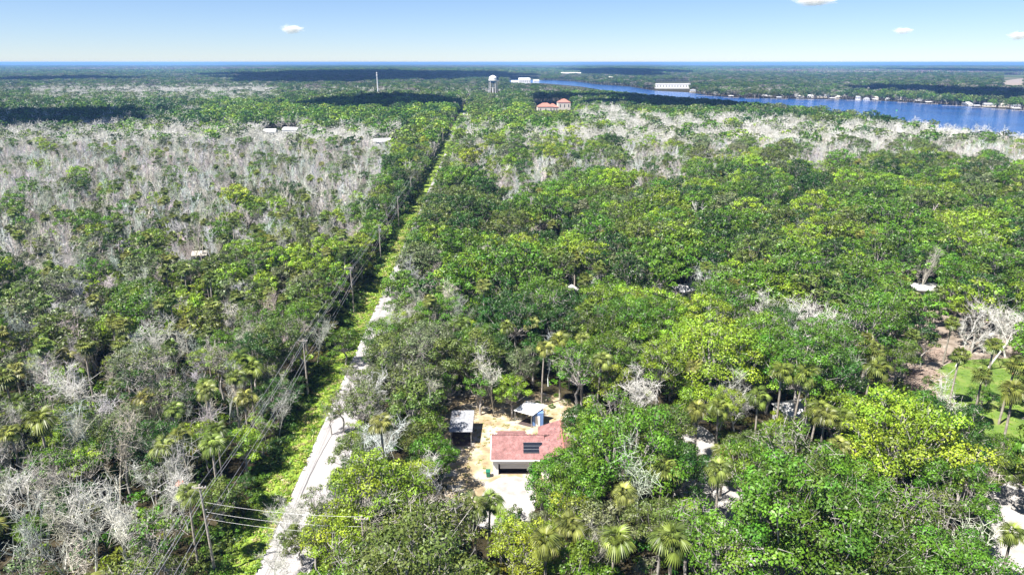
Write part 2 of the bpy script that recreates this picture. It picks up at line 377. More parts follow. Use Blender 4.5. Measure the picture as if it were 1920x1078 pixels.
# ------------------------------------------------------------------ vegetation shapes (numpy)
def leaf_quads(C, D, size, jitter=0.36, aspect=0.6):
    """one rhombus of leaves at each centre C facing roughly D"""
    n = len(C)
    nrm = D + rng.normal(0, jitter, (n, 3)); nrm /= np.linalg.norm(nrm, axis=1, keepdims=True) + 1e-9
    a = rng.normal(0, 1, (n, 3)); u = np.cross(nrm, a); u /= np.linalg.norm(u, axis=1, keepdims=True) + 1e-9
    v = np.cross(nrm, u)
    s = (size * rng.uniform(0.6, 1.4, n))[:, None]
    V = np.stack([C - u * s, C + v * s * aspect * .9 + u * s * .15, C + u * s, C - v * s * aspect - u * s * .2], 1).reshape(-1, 3)
    F = np.arange(4 * n).reshape(n, 4)
    return V, F
def tubes(S, k=3):
    """S: list of (p0, p1, r0, r1) -> k-sided prisms"""
    P0 = np.array([s[0] for s in S]); P1 = np.array([s[1] for s in S]); R0 = np.array([s[2] for s in S]); R1 = np.array([s[3] for s in S])
    d = P1 - P0; d /= np.linalg.norm(d, axis=1, keepdims=True) + 1e-9
    a = np.where(np.abs(d[:, 2:3]) > .9, np.array([[1., 0, 0]]), np.array([[0, 0, 1.]]))
    u = np.cross(d, a); u /= np.linalg.norm(u, axis=1, keepdims=True) + 1e-9; v = np.cross(d, u)
    n = len(S); V = np.zeros((n, 2, k, 3))
    for i in range(k):
        w_ = u * math.cos(2 * math.pi * i / k) + v * math.sin(2 * math.pi * i / k)
        V[:, 0, i] = P0 + w_ * R0[:, None]; V[:, 1, i] = P1 + w_ * R1[:, None]
    F = []
    base = (np.arange(n) * 2 * k)[:, None]
    for i in range(k):
        j = (i + 1) % k; F.append(base + np.array([[i, j, k + j, k + i]]))
    return V.reshape(-1, 3), np.concatenate(F)
def cat(parts):
    V = []; F = []; o = 0; MI = []
    for v, f, mi in parts:
        V.append(v); F.append(f + o); o += len(v); MI.append(np.full(len(f), mi))
    return np.concatenate(V), np.concatenate(F), np.concatenate(MI)
def crown_blobs(r, h0, h1, nb, br, seed, flat=1.0):
    q = random.Random(seed); B = []
    cz = (h0 + h1) / 2; hz = (h1 - h0) / 2
    tries = 0
    lean = (q.uniform(-.15, .15) * r, q.uniform(-.15, .15) * r)
    while len(B) < nb and tries < 4000:
        tries += 1
        th = q.uniform(0, 2 * math.pi); u = q.uniform(-0.55, 1); rad = q.uniform(0.45, 1) ** 0.6
        lump = 1 + 0.22 * math.sin(3 * th + seed) + 0.15 * math.sin(5 * th + 2 * seed)
        s = math.sqrt(max(0, 1 - u * u))
        x, y, z = math.cos(th) * s * rad * r * lump + lean[0], math.sin(th) * s * rad * r * lump + lean[1], cz + u * hz * rad * flat
        b = br * q.uniform(.65, 1.3)
        if all((x - X) ** 2 + (y - Y) ** 2 + (z - Z) ** 2 > (0.70 * (b + bb)) ** 2 for X, Y, Z, bb in B): B.append((x, y, z, b))
    return B
def crown_mesh(name, B, nleaf, size, droop=0.0, sparse=1.0):
    A = np.array(B); wgt = A[:, 3] ** 2; cnt = (nleaf * wgt / wgt.sum()).astype(int) + 1
    Cs = []; Ds = []; Ts = []
    for (x, y, z, b), c in zip(B, cnt):
        d = rng.normal(0, 1, (c, 3)); d[:, 2] = np.abs(d[:, 2]) * 1.0 - 0.35 * rng.random(c) * 2
        d /= np.linalg.norm(d, axis=1, keepdims=True)
        rr_ = b * rng.uniform(.55, 1.02, (c, 1)) * (1 + .25 * np.sin(d[:, :1] * 5 + x) * np.sin(d[:, 1:2] * 6 + y))
        Cs.append(np.array([x, y, z]) + d * rr_ * np.array([1, 1, .75])); Ds.append(d + np.array([0, 0, 0.25]))
        t = np.zeros((c, 3)); t[:, 0] = np.clip(.5 + rng.normal(0, .16) + rng.normal(0, .19, c), 0, 1); t[:, 1] = np.clip(.5 + rng.normal(0, .22) + rng.normal(0, .12, c), 0, 1)
        Ts.append(t)
    C = np.concatenate(Cs); D = np.concatenate(Ds); T = np.repeat(np.concatenate(Ts), 4, 0)
    V, F = leaf_quads(C, D, size)
    return mesh_np(name, V, F, [M['leaf']], T), (V, F, T)
def limb_segments(B, h0, r, q):
    S = []; top = h0 * 1.0
    p = np.array([0, 0, -0.2]); pts = [p]
    for k in range(1, 5): pts.append(np.array([q.uniform(-.25, .25) * k / 2, q.uniform(-.25, .25) * k / 2, top * k / 4]))
    rr = np.linspace(r, r * .65, 5)
    for i in range(4): S.append((pts[i], pts[i + 1], rr[i], rr[i + 1]))
    root = pts[-1]
    for x, y, z, b in B:
        e = np.array([x, y, z]); m_ = root * .45 + e * .55 + np.array([q.uniform(-.5, .5), q.uniform(-.5, .5), -0.12 * np.linalg.norm(e - root)])
        ra = r * .32 * min(1.3, b)
        S += [(root, m_, ra, ra * .6), (m_, e, ra * .6, ra * .2)]
        for _ in range(3):
            ee = e + np.array([q.uniform(-1, 1), q.uniform(-1, 1), q.uniform(-.2, 1)]) * b * .9
            S.append((m_ * .3 + e * .7, ee, ra * .3, ra * .1))
    return S
def add_twigs(S, q, n, L, r):
    thin = [s for s in S if s[3] < 0.06] or S
    out = []
    for _ in range(n):
        p0, p1, a, b = q.choice(thin); u = q.random(); p = p0 * (1 - u) + p1 * u
        d = np.array([q.gauss(0, 1), q.gauss(0, 1), q.gauss(.5, .8)]); d /= np.linalg.norm(d)
        out.append((p, p + d * L * q.uniform(.5, 1.3), r, r * .4))
    return out
# ---- broadleaf forms
FORMS_BL = []       # near: (trunk mesh, crown mesh, height, radius)
specs = [(4.6, 5.0, 12.5, 34, 1.45), (3.6, 5.0, 13.5, 28, 1.3), (5.6, 5.0, 13.0, 44, 1.5), (3.0, 4.0, 10.0, 20, 1.15), (4.2, 7.0, 15.5, 32, 1.35), (3.4, 3.5, 9.5, 24, 1.2), (5.0, 6.0, 14.0, 38, 1.25),
         (2.6, 6.0, 12.5, 13, 1.0), (3.4, 7.0, 14.0, 17, 1.05), (2.9, 5.0, 11.0, 15, .9)]    # the last three are sparse and twiggy
NF = len(specs)
far_src = []
for i, (r, h0, h1, nb, br) in enumerate(specs):
    B = crown_blobs(r, h0, h1, nb, br, 31 + i * 7)
    nl = int(230 * r * r) + 3200 if i < 7 else int(110 * r * r) + 500
    cm, _ = crown_mesh('crown', B, nl, 0.142)
    S = limb_segments(B, h0, 0.22 + 0.02 * r, random.Random(i)); nS0 = len(S); S += add_twigs(S, random.Random(i), 60 if i < 7 else 200, 1.3, .035)
    V, F = tubes(S, 5); tm = mesh_np('trunk', V, F, [M['bark']])
    FORMS_BL.append((tm, cm, h1, r)); far_src.append((B, S))
# ---- bare forms
def bare_segments(q, h, spread, nmain, depth, upright, r0, fork=0.35):
    S = []
    def grow(p, d, L, r, lev):
        ns = 3 if lev == 0 else 2
        for k in range(ns):
            d = d + Vector((q.gauss(0, .12), q.gauss(0, .12), q.gauss(0, .05) + upright * .08)); d.normalize()
            e = p + d * (L / ns); r2 = r * (.82 if lev else .86)
            S.append((np.array(p), np.array(e), r, r2)); p = e; r = r2
            if lev < depth and k < ns - 1 or (lev and lev < depth):
                for _ in range(q.choice((1, 2))):
                    a = q.uniform(0, 2 * math.pi); side = Vector((math.cos(a), math.sin(a), q.uniform(.1, .6)))
                    nd = (d * (1 - spread) + side * spread).normalized()
                    grow(p, nd, L * q.uniform(.42, .70), r * .45, lev + 1)
        if lev < depth:
            for _ in range(2 if lev else nmain):
                a = q.uniform(0, 2 * math.pi); side = Vector((math.cos(a), math.sin(a), q.uniform(.2, .8)))
                nd = (d * (1 - spread) + side * spread).normalized()
                grow(p, nd, L * q.uniform(.45, .7), r * .6, lev + 1)
    grow(Vector((0, 0, -.2)), Vector((q.uniform(-.08, .08), q.uniform(-.08, .08), 1)), h * fork * 1.6, r0, 0)
    return S
FORMS_BARE = []     # (trunk, branches, height, radius)
bspecs = [(13, .45, 3, 3, .5, .16, 260), (11, .30, 2, 3, 1.0, .11, 180), (14, .28, 3, 3, 1.0, .13, 220), (11, .62, 4, 3, .2, .22, 420), (9, .35, 2, 2, .9, .09, 120), (12, .55, 4, 3, .3, .2, 500)]
bare_src = []
for i, (h, sp, nm, dp, up, r0, tw) in enumerate(bspecs):
    q = random.Random(100 + i); S = bare_segments(q, h, sp, nm, dp, up, r0)
    hh = max(s[1][2] for s in S); k = h / hh
    S = [(a * k, b * k, ra, rb) for a, b, ra, rb in S]
    TW = add_twigs(S, q, int(tw * 1.2), 1.3, .016)
    big = [s for s in S if s[2] > r0 * .45]; small = [s for s in S if s[2] <= r0 * .45] + TW
    small = [(a, b, max(ra, .024), max(rb, .010)) for a, b, ra, rb in small]
    V, F = tubes(big, 5); tt = np.repeat(rng.uniform(.3, .8, (len(big), 1)), 10, 0) * np.ones((1, 3)); tm = mesh_np('trunk', V, F, [M['wood']], tt)
    V, F = tubes(small, 3); tt = np.repeat(rng.uniform(.2, 1, (len(small), 1)), 6, 0) * np.ones((1, 3)); cm = mesh_np('branches', V, F, [M['wood']], tt)
    rad = float(np.percentile([math.hypot(s[1][0], s[1][1]) for s in small], 90))
    FORMS_BARE.append((tm, cm, h, rad)); bare_src.append((big, small))
# ---- palm
def frond_arrays(L, fan, nbl, droop, elev, az, wd=.13):
    """petiole plus a pleated fan of narrow blades, pointing along az and raised by elev"""
    ca, sa = math.cos(az), math.sin(az); V = []; F = []
    def loc(f, s, z):   # along frond, sideways, up
        return (f * ca - s * sa, f * sa + s * ca, z)
    ce, se = math.cos(elev), math.sin(elev)
    o = 0; hx, hz = L * ce, L * se
    V += [loc(0, -.03, 0), loc(0, .03, 0), loc(hx, .025, hz), loc(hx, -.025, hz)]; F.append((0, 1, 2, 3))
    for b_ in range(nbl):
        a = (b_ / (nbl - 1) - .5) * R(165); cb, sb = math.cos(a), math.sin(a)
        mlen = fan * .55; tl = fan * (1 - .12 * abs(a))
        def pt(dist, off, dr):
            f = cb * dist - sb * off; s = sb * dist + cb * off
            return loc(hx + f * ce, s, hz + f * se - dr)
        k = len(V)
        V += [pt(0.02, 0, 0), pt(mlen, -wd, droop * .25 + .03), pt(mlen, wd, droop * .25 - .03), pt(tl, 0, droop)]
        F += [(k, k + 1, k + 3, k + 2)]
    return np.array(V), np.array(F)
frond_mesh = []
for i in range(6):
    V, F = frond_arrays(.75 + .08 * i, .85 + .06 * (i % 3), 11, .55 + .16 * i, 0.0, 0.0, .07)
    T = np.zeros((len(V), 3)); T[:, 0] = (.25, .8, .45, .6, .15, .7)[i]; T[:, 1] = (.6, .3, .5, .2, .7, .4)[i]; T[4:, 0] += np.repeat(rng.uniform(-.28, .28, 11), 4)
    frond_mesh.append(mesh_np('frond', V, F, [M['leaf']], T))
V, F = frond_arrays(.9, 1.0, 7, .5, 0.0, 0.0, .10)
dead_frond = mesh_np('dry_frond', V, F, [M['deadfrond']])
palm_forms = []     # (trunk, crown, dry crown, height)
FRONDS = []
for i, h in enumerate((13.5, 10.5, 8.0)):
    q = random.Random(200 + i)
    S = []; p = np.array([0, 0, -.2]); lean = np.array([q.uniform(-.04, .04), q.uniform(-.04, .04), 0])
    for k in range(6):
        e = np.array([lean[0] * h * ((k + 1) / 6) ** 2, lean[1] * h * ((k + 1) / 6) ** 2, (k + 1) / 6 * h]); S.append((p, e, .19 - .005 * k, .19 - .005 * (k + 1))); p = e
    V, F = tubes(S, 6); tm = mesh_np('trunk', V, F, [M['palmbark']])
    fr = []; nf = 44
    for k in range(nf):
        u = (k + .5) / nf; fr.append((k * 2.39996, R(82 - 135 * u ** .85) + q.uniform(-.22, .22), q.uniform(.75, 1.2)))
    dr = [(q.uniform(0, 6.28), R(q.uniform(-78, -45)), q.uniform(.8, 1.1)) for _ in range(13)]
    FRONDS.append((p.copy(), fr, dr))
    P = []; T = []
    for az, el_, s in fr:
        V, F = frond_arrays(.9 * s, .98 * s, 9, .6, el_, az, .10); V = V + p; P.append((V, F, 0))
        t_ = np.zeros((len(V), 3)); t_[:, 0] = np.clip(.45 + q.uniform(-.45, .4), 0, 1); t_[:, 1] = np.clip(.5 + q.uniform(-.4, .3), 0, 1); T.append(t_)
    V, F, MI = cat(P); cm = mesh_np('crown', V, F, [M['leaf']], np.concatenate(T))
    P = []
    for az, el_, s in dr:
        V, F = frond_arrays(.8 * s, .9 * s, 5, .25, el_, az, .12); P.append((V + p, F, 0))
    V, F, MI = cat(P); dm = mesh_np('dry_skirt', V, F, [M['deadfrond']])
    palm_forms.append((tm, cm, dm, h))
# ---- cheap far forms, kept in collections that are only instanced
def form_collection(name): return bpy.data.collections.new(name)
COL_BL, COL_BLF, COL_BARE, COL_BAREF, COL_PALM, COL_SHRUB, COL_PATCH, COL_GRASS = [form_collection(x) for x in ('tree_forms', 'distant_tree_forms', 'bare_forms', 'distant_bare_forms', 'palm_forms', 'shrub_forms', 'woodland_forms', 'grass_forms')]
def add_form(col, name, me):
    o = bpy.data.objects.new(name + '_%02d' % len(col.objects), me); col.objects.link(o)
def merged_tree(B, S, nl, size, k, name):
    _, (V, F, T) = crown_mesh(name, B, nl, size)
    V2, F2 = tubes(S, k); T2 = np.full((len(V2), 3), .5)
    Vc, Fc, MI = cat([(V, F, 0), (V2, F2, 1)])
    return mesh_np(name, Vc, Fc, [M['leaf'], M['bark']], np.concatenate([T, T2]), MI)
for i, (B, S) in enumerate(far_src):
    r = specs[i][0]
    add_form(COL_BL, 'broadleaf', merged_tree(B, S[:4 + 5 * len(B) + 60], (int(80 * r * r) + 1200) if i < 7 else int(65 * r * r) + 300, .245, 3, 'broadleaf'))
    add_form(COL_BLF, 'broadleaf_distant', merged_tree(B, S[:4], int(12 * r * r) + 90, .62, 3, 'broadleaf_distant'))
for i, (big, small) in enumerate(bare_src):
    q = random.Random(500 + i); h = bspecs[i][0]
    allS = bare_segments(q, h, (.30, .25, .28, .45, .3, .4)[i], 2, 2, 1.0, .15); hh = max(s_[1][2] for s_ in allS); k = h / hh
    allS = [(a * k, b * k, max(ra, .078), max(rb, .042)) for a, b, ra, rb in allS]
    allS += [(a, b, .035, .02) for a, b, _, _ in add_twigs([s_ for s_ in allS if s_[0][2] > h * .45], q, 90, 1.3, .05)]
    V, F = tubes(allS, 3); tt = np.repeat(rng.uniform(.2, 1, (len(allS), 1)), 6, 0) * np.ones((1, 3))
    add_form(COL_BARE, 'bare', mesh_np('bare', V, F, [M['wood']], tt))
    q = random.Random(i); sm = q.sample(small, min(len(small), 110))
    allS = [(a, b, max(ra, .12), max(rb, .08)) for a, b, ra, rb in big] + [(a, a + (b - a) * 1.3, .08, .045) for a, b, ra, rb in sm]
    V, F = tubes(allS, 3); tt = np.repeat(rng.uniform(.2, 1, (len(allS), 1)), 6, 0) * np.ones((1, 3))
    add_form(COL_BAREF, 'bare_distant', mesh_np('bare_distant', V, F, [M['wood']], tt))
for tm, cm, dm, h in palm_forms:
    P = []; T = []
    for me, mi in ((cm, 0), (tm, 1), (dm, 2)):
        v = np.zeros(len(me.vertices) * 3, dtype=np.float32); me.vertices.foreach_get('co', v); v = v.reshape(-1, 3)
        f = np.zeros(len(me.polygons) * 4, dtype=np.int32); me.polygons.foreach_get('vertices', f); P.append((v, f.reshape(-1, 4), mi))
        if 'tint' in me.attributes:
            t_ = np.zeros(len(me.vertices) * 3, dtype=np.float32); me.attributes['tint'].data.foreach_get('vector', t_); T.append(t_.reshape(-1, 3))
        else: T.append(np.full((len(v), 3), .5))
    V, F, MI = cat(P); add_form(COL_PALM, 'palm', mesh_np('palm', V, F, [M['leaf'], M['palmbark'], M['deadfrond']], np.concatenate(T), MI))
for i in range(4):
    B = crown_blobs(1.1 + .3 * i, .2, 1.6 + .4 * i, 5 + i, .7, 61 + i)
    me, _ = crown_mesh('shrub', B, 190 + 50 * i, .22); add_form(COL_SHRUB, 'shrub', me)
P = []; T = []                                                   # saw palmetto tuft
for k in range(14):
    V, F = frond_arrays(.8, .75, 5, .25, R(rnd.uniform(15, 75)), k * 2.4, .12); P.append((V, F, 0)); T.append(np.full((len(V), 3), .5) + rnd.uniform(-.2, .2))
V, F, MI = cat(P); add_form(COL_SHRUB, 'shrub', mesh_np('palmetto', V, F, [M['leaf']], np.concatenate(T)))
for i in range(4):                                               # 55 m patches of far wood
    q = random.Random(i); P = []; T = []
    for k in range(34):
        x, y = q.uniform(-30, 30), q.uniform(-30, 30); r = q.uniform(3.5, 7); h = q.uniform(8, 15)
        C = np.array([x, y, h * .72]) + rng.normal(0, 1, (26, 3)) * np.array([r * .5, r * .5, h * .12]); D = rng.normal(0, .5, (26, 3)) + np.array([0, 0, .9])
        V, F = leaf_quads(C, D, 1.9, .5, .8); P.append((V, F, 0)); t_ = np.zeros((len(V), 3)); t_[:, 0] = q.uniform(.1, .95); t_[:, 1] = q.uniform(.2, .9); T.append(t_)
    V, F, MI = cat(P); add_form(COL_PATCH, 'wood_patch', mesh_np('wood_patch', V, F, [M['leaf']], np.concatenate(T)))
for i in range(3):                                               # grass tufts
    n = 16; C = np.stack([rng.uniform(-.35, .35, n), rng.uniform(-.35, .35, n), np.full(n, .16)], 1)
    D = np.stack([rng.normal(0, .6, n), rng.normal(0, .6, n), np.full(n, 1.)], 1); V, F = leaf_quads(C, D, .2, .3, .35)
    T = np.repeat(rng.uniform(.2, .9, (n, 3)), 4, 0); add_form(COL_GRASS, 'grass_tuft', mesh_np('grass_tuft', V, F, [M['leaf']], T))

# ------------------------------------------------------------------ instancer
def make_instancer():
    ng = bpy.data.node_groups.new('scatter', 'GeometryNodeTree')
    ng.interface.new_socket('Geometry', in_out='INPUT', socket_type='NodeSocketGeometry')
    ng.interface.new_socket('Forms', in_out='INPUT', socket_type='NodeSocketCollection')
    ng.interface.new_socket('Geometry', in_out='OUTPUT', socket_type='NodeSocketGeometry')
    gi = ng.nodes.new('NodeGroupInput'); go = ng.nodes.new('NodeGroupOutput')
    ci = ng.nodes.new('GeometryNodeCollectionInfo'); ci.inputs['Separate Children'].default_value = True; ci.inputs['Reset Children'].default_value = True
    ip = ng.nodes.new('GeometryNodeInstanceOnPoints'); ip.inputs['Pick Instance'].default_value = True
    def na(nm, ty):
        a = ng.nodes.new('GeometryNodeInputNamedAttribute'); a.data_type = ty; a.inputs['Name'].default_value = nm; return a.outputs['Attribute']
    e2r = ng.nodes.new('FunctionNodeEulerToRotation')
    L = ng.links.new
    L(gi.outputs[0], ip.inputs['Points']); L(gi.outputs[1], ci.inputs['Collection']); L(ci.outputs[0], ip.inputs['Instance'])
    L(na('form', 'INT'), ip.inputs['Instance Index']); L(na('turn', 'FLOAT_VECTOR'), e2r.inputs[0]); L(e2r.outputs[0], ip.inputs['Rotation'])
    L(na('size', 'FLOAT_VECTOR'), ip.inputs['Scale']); L(ip.outputs[0], go.inputs[0])
    return ng
SCATTER = make_instancer()
def scatter(name, items, col, label, cat_):
    """items: (x, y, z, form, rz, (sx,sy,sz), colour)"""
    if not items: return
    me = bpy.data.meshes.new(name); n = len(items); me.vertices.add(n)
    me.vertices.foreach_set('co', np.array([i[:3] for i in items], dtype=np.float32).ravel())
    a = me.attributes.new('form', 'INT', 'POINT'); a.data.foreach_set('value', np.array([i[3] for i in items], dtype=np.int32))
    a = me.attributes.new('turn', 'FLOAT_VECTOR', 'POINT'); a.data.foreach_set('vector', np.array([(0, 0, i[4]) for i in items], dtype=np.float32).ravel())
    a = me.attributes.new('size', 'FLOAT_VECTOR', 'POINT'); a.data.foreach_set('vector', np.array([i[5] for i in items], dtype=np.float32).ravel())
    for at in ('leaf_color', 'bark_color'):
        a = me.attributes.new(at, 'FLOAT_VECTOR', 'POINT'); a.data.foreach_set('vector', np.array([i[6] for i in items], dtype=np.float32).ravel())
    o = link(name, me); md = o.modifiers.new('scatter', 'NODES'); md.node_group = SCATTER
    key = [i for i in SCATTER.interface.items_tree if i.name == 'Forms'][0].identifier
    md[key] = col
    tag(o, label, cat_, None, 'stuff')

# ------------------------------------------------------------------ far bank
SHORE = [(1112, 149, 26, 10), (1128, 149, 16, 12), (1146, 149, 34, 16), (1163, 155, 18, 8), (1185, 153, 26, 9), (1207, 158, 20, 12), (1222, 160, 12, 8), (1300, 172, 14, 6), (1345, 176, 14, 5), (1440, 179, 22, 8), (1465, 183, 10, 4), (1503, 183, 14, 5), (1522, 182, 12, 6), (1543, 182, 20, 6), (1575, 184, 12, 5), (1612, 186, 9, 7), (1628, 187, 12, 4), (1645, 186, 10, 6), (1668, 187, 8, 4), (1690, 186, 9, 6), (1702, 187, 8, 6), (1726, 188, 12, 7), (1782, 189, 20, 6), (1795, 191, 12, 5), (1818, 197, 16, 5), (1860, 199, 19, 5), (1888, 200, 14, 6), (1910, 202, 12, 6)]
SHORE_W = []
for px, py, w_, h_ in SHORE:
    x, y = un(px, py + 2.0, 0); SHORE_W.append((x, y + 7, w_ * .8, h_ * .62))
# ------------------------------------------------------------------ where what grows
PAL = {'lime': ((0.215, 0.325, 0.022), 'bright yellow-green'), 'green': ((0.100, 0.200, 0.015), 'fresh green'), 'deep': ((0.036, 0.092, 0.012), 'deep green'),
       'olive': ((0.115, 0.165, 0.030), 'olive green'), 'grey': ((0.150, 0.185, 0.080), 'grey-green'), 'yellow': ((0.270, 0.340, 0.025), 'yellowish')}
BARKS = [((0.66, 0.645, 0.60), 'pale grey'), ((0.45, 0.455, 0.40), 'mid grey'), ((0.45, 0.435, 0.37), 'brownish grey'), ((0.25, 0.24, 0.20), 'dark grey')]
from mathutils import noise as mnoise
def clumped(wts, x, y):
    return [(k, v * math.exp(3.2 * mnoise.noise(Vector((x / 26, y / 26, 7.3 * j + 1))))) for j, (k, v) in enumerate(wts)]
def pick(wts, q):
    s = sum(v for _, v in wts); u = q.random() * s
    for k, v in wts:
        u -= v
        if u <= 0: return k
    return wts[-1][0]
DRAB = [('olive', .3), ('grey', .14), ('green', .34), ('lime', .12), ('deep', .1)]
LUSH = [('lime', .27), ('green', .40), ('deep', .20), ('olive', .10), ('grey', .03)]
MIXL = [('lime', .25), ('green', .3), ('olive', .26), ('grey', .08), ('yellow', .04), ('deep', .07)]
FARG = [('deep', .3), ('green', .3), ('olive', .25), ('grey', .15)]
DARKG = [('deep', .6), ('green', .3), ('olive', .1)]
def comp(x, y):
    """(leafy density, palm share, bare density, palette) by where the canopy stands"""
    px, py = pr(x, y, 10)
    left = x < roadx(y)
    wob = 12 * math.sin(px * .021) + 8 * math.sin(px * .053 + 1)
    if left:
        rd = pr(roadx(y), y, 10)[0]
        if py > 590 + wob: return (.96, .24, .36, DRAB)
        if py > 440 + wob * 2.5:
            return (.70, .22, .45, DRAB) if px < 230 else (.97, .30, .14, MIXL)
        if py > 370 + wob * 2 and rd - px > 110: return (.50, .28, .78, DRAB if px < 400 else MIXL)
        if py > 232 + wob * .5:
            if rd - px < 95: return (1.0, .05, .08, MIXL if py < 300 else LUSH)
            return (.22, .2, .95, DRAB)
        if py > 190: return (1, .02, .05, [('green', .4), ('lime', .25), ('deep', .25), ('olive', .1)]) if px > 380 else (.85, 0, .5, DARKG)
        if py > 157: return (.35, 0, .9, FARG) if 60 < px < 560 + wob * 3 else (.95, 0, .2, FARG)
        return (1, 0, .1, FARG)
    up = 205 + (px - 1100) * .05; lo = 285 + (px - 1100) * .02
    if px < 1300 and 236 + wob < py < 348 + wob * 1.5 and mnoise.noise(Vector((x / 45, y / 45, 3))) > -.18: return (.24, .05, 1.0, MIXL)
    if px > 1080 + wob * 2 and up + wob * .4 < py < lo + wob: return (.18, .05, 1.0, DRAB)
    if py > 330 + wob:
        if px < 960 and py < 450: return (1, .03, .06, DARKG)
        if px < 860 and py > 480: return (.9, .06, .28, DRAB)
        return (1, .15, .07, LUSH)
    if py > 240: return (.62, .05, .55, MIXL)
    if py > 203 and px < 1300: return (1, 0, .12, MIXL)
    return (1, 0, .12, FARG)
CLEAR = [ # places the photograph leaves open to view (pixels)
    [(843, 748), (905, 742), (935, 752), (985, 748), (1062, 788), (1062, 838), (1035, 850), (1004, 868), (992, 885), (985, 905), (970, 935), (905, 935), (850, 915), (843, 830)],
    [(470, 1078), (560, 1078), (530, 1000), (590, 960), (622, 890), (648, 790), (622, 770), (640, 715), (662, 690), (652, 668), (665, 600), (700, 590), (735, 530), (722, 505), (748, 450), (772, 400), (812, 318), (866, 212), (862, 212), (805, 305), (760, 390), (705, 480), (657, 590), (632, 680), (572, 745), (535, 840), (475, 960), (405, 1078)], [(1040, 151), (1180, 160), (1300, 178), (1400, 187), (1560, 189), (1700, 195), (1920, 210), (1920, 244), (1800, 228), (1700, 209), (1540, 196), (1400, 191), (1250, 181), (1100, 166), (1000, 156)],
    [(1722, 668), (1735, 620), (1775, 598), (1860, 612), (1890, 640), (1920, 680), (1920, 885), (1890, 885), (1880, 800), (1850, 785), (1790, 755), (1722, 755), (1712, 720)],
    [(1705, 524), (1765, 524), (1765, 560), (1705, 560)], [(1262, 520), (1300, 520), (1300, 556), (1262, 556)], [(1062, 530), (1080, 530), (1080, 550), (1062, 550)],
    [(1480, 750), (1505, 750), (1505, 790), (1480, 790)], [(1872, 948), (1920, 938), (1920, 962), (1872, 972)], [(1900, 1045), (1920, 1035), (1920, 1070), (1905, 1070)],
    [(1285, 820), (1312, 820), (1312, 850), (1285, 850)], [(1340, 960), (1385, 965), (1390, 1010), (1350, 1000)],
    [(366, 469), (384, 469), (384, 481), (366, 481)], [(1000, 188), (1072, 186), (1072, 208), (1000, 208)], [(916, 140), (936, 140), (936, 176), (916, 176)],
    [(495, 238), (560, 234), (560, 244), (495, 248)], [(700, 257), (732, 257), (732, 266), (700, 266)],
    [(1228, 150), (1292, 150), (1292, 170), (1228, 170)], [(955, 142), (1015, 142), (1015, 156), (955, 156)], [(1880, 140), (1920, 138), (1920, 160), (1880, 160)]]
CLEARBB = [(min(p[0] for p in P), max(p[0] for p in P), min(p[1] for p in P), max(p[1] for p in P)) for P in CLEAR]
DISC = [(0, 0)] + [(.5 * math.cos(a * 1.047), .5 * math.sin(a * 1.047)) for a in range(6)] + [(math.cos(a * .628), math.sin(a * .628)) for a in range(10)]
def hits_clear(x, y, h, r, slack=.8):
    top = pr(x, y, h)[1]; bot = pr(x, y, h * .33)[1]; pyc = (top + bot) / 2; ry = (bot - top) / 2
    pxc = pr(x, y, h * .72)[0]; r1 = abs(pr(x + r, y, h * .72)[0] - pxc)
    for k, (P, bb) in enumerate(zip(CLEAR, CLEARBB)):
        f = 1.22 if k == 0 else slack
        rp = r1 * f; rq = ry * (1.1 if k == 0 else .75)
        if pxc + rp < bb[0] or pxc - rp > bb[1] or bot < bb[2] or top > bb[3]: continue
        for dx, dy in DISC:
            if inpoly(pxc + dx * rp, pyc + dy * rq, P): return True
    return False
HOUSES = [(-4.5, 14, 89, 105), (-12, -5.5, 100, 110), (0, 7, 106, 114)]
def bad_base(x, y, m=1.0):
    if y < 1400 and polex(y) - (.9 if y < 330 else .4) - m * (1 if y < 330 else .7) < x < roadx(y) + RW + .6 + m * .4: return True
    for a, b, c, d in HOUSES:
        if a - 1.5 < x < b + 1.5 and c - 1.5 < y < d + 1.5: return True
    if y > 400 and x > 80:
        if inpoly(x, y, RIVER): return True
        if y > 850:
            for X, Y, w_, h_ in SHORE_W:
                if abs(x - X) < w_ * .5 + 1 and -60 < y - Y < w_ * .4: return True
    return False
def half(y): return .78 * y + 24
# ---- hand-placed: (px, py of crown centre, height, scale)
bl_items, palm_items, bare_items = [], [], []      # (x, y, form, rz, scale, colour, word)
HERO_PALMS = [(1845, 700, 11), (1800, 665, 11), (1905, 735, 12), (1425, 742, 10), (1350, 760, 10), (1310, 770, 10), (1240, 880, 11), (1690, 570, 10), (1013, 407, 11), (1037, 419, 11), (999, 460, 11), (993, 490, 12), (1019, 472, 12), (1052, 481, 12), (1079, 481, 12), (1059, 439, 11), (1096, 522, 12), (1123, 546, 12), (1126, 499, 12), (1325, 499, 13), (1349, 534, 14), (1381, 531, 14), (1052, 641, 12), (1197, 549, 11), (1785, 602, 10), (1672, 602, 12), (1620, 636, 12), (1650, 689, 12), (1640, 655, 12), (1470, 692, 14), (1522, 697, 14), (1500, 706, 13), (1528, 765, 13), (1548, 775, 13), (1575, 779, 12.5), (1901, 681, 12), (1867, 647, 13), (1762, 546, 10),
              (1025, 1020, 11), (1265, 1012, 12), (1150, 1008, 11), (1900, 1003, 9), (890, 945, 10), (915, 940, 9), (154, 646, 12), (226, 642, 12), (207, 603, 12), (70, 786, 12), (454, 675, 12), (465, 690, 11), (8, 704, 12), (246, 490, 11), (326, 442, 11), (475, 427, 11), (537, 442, 11), (311, 505, 11), (575, 465, 11), (1060, 985, 10)]
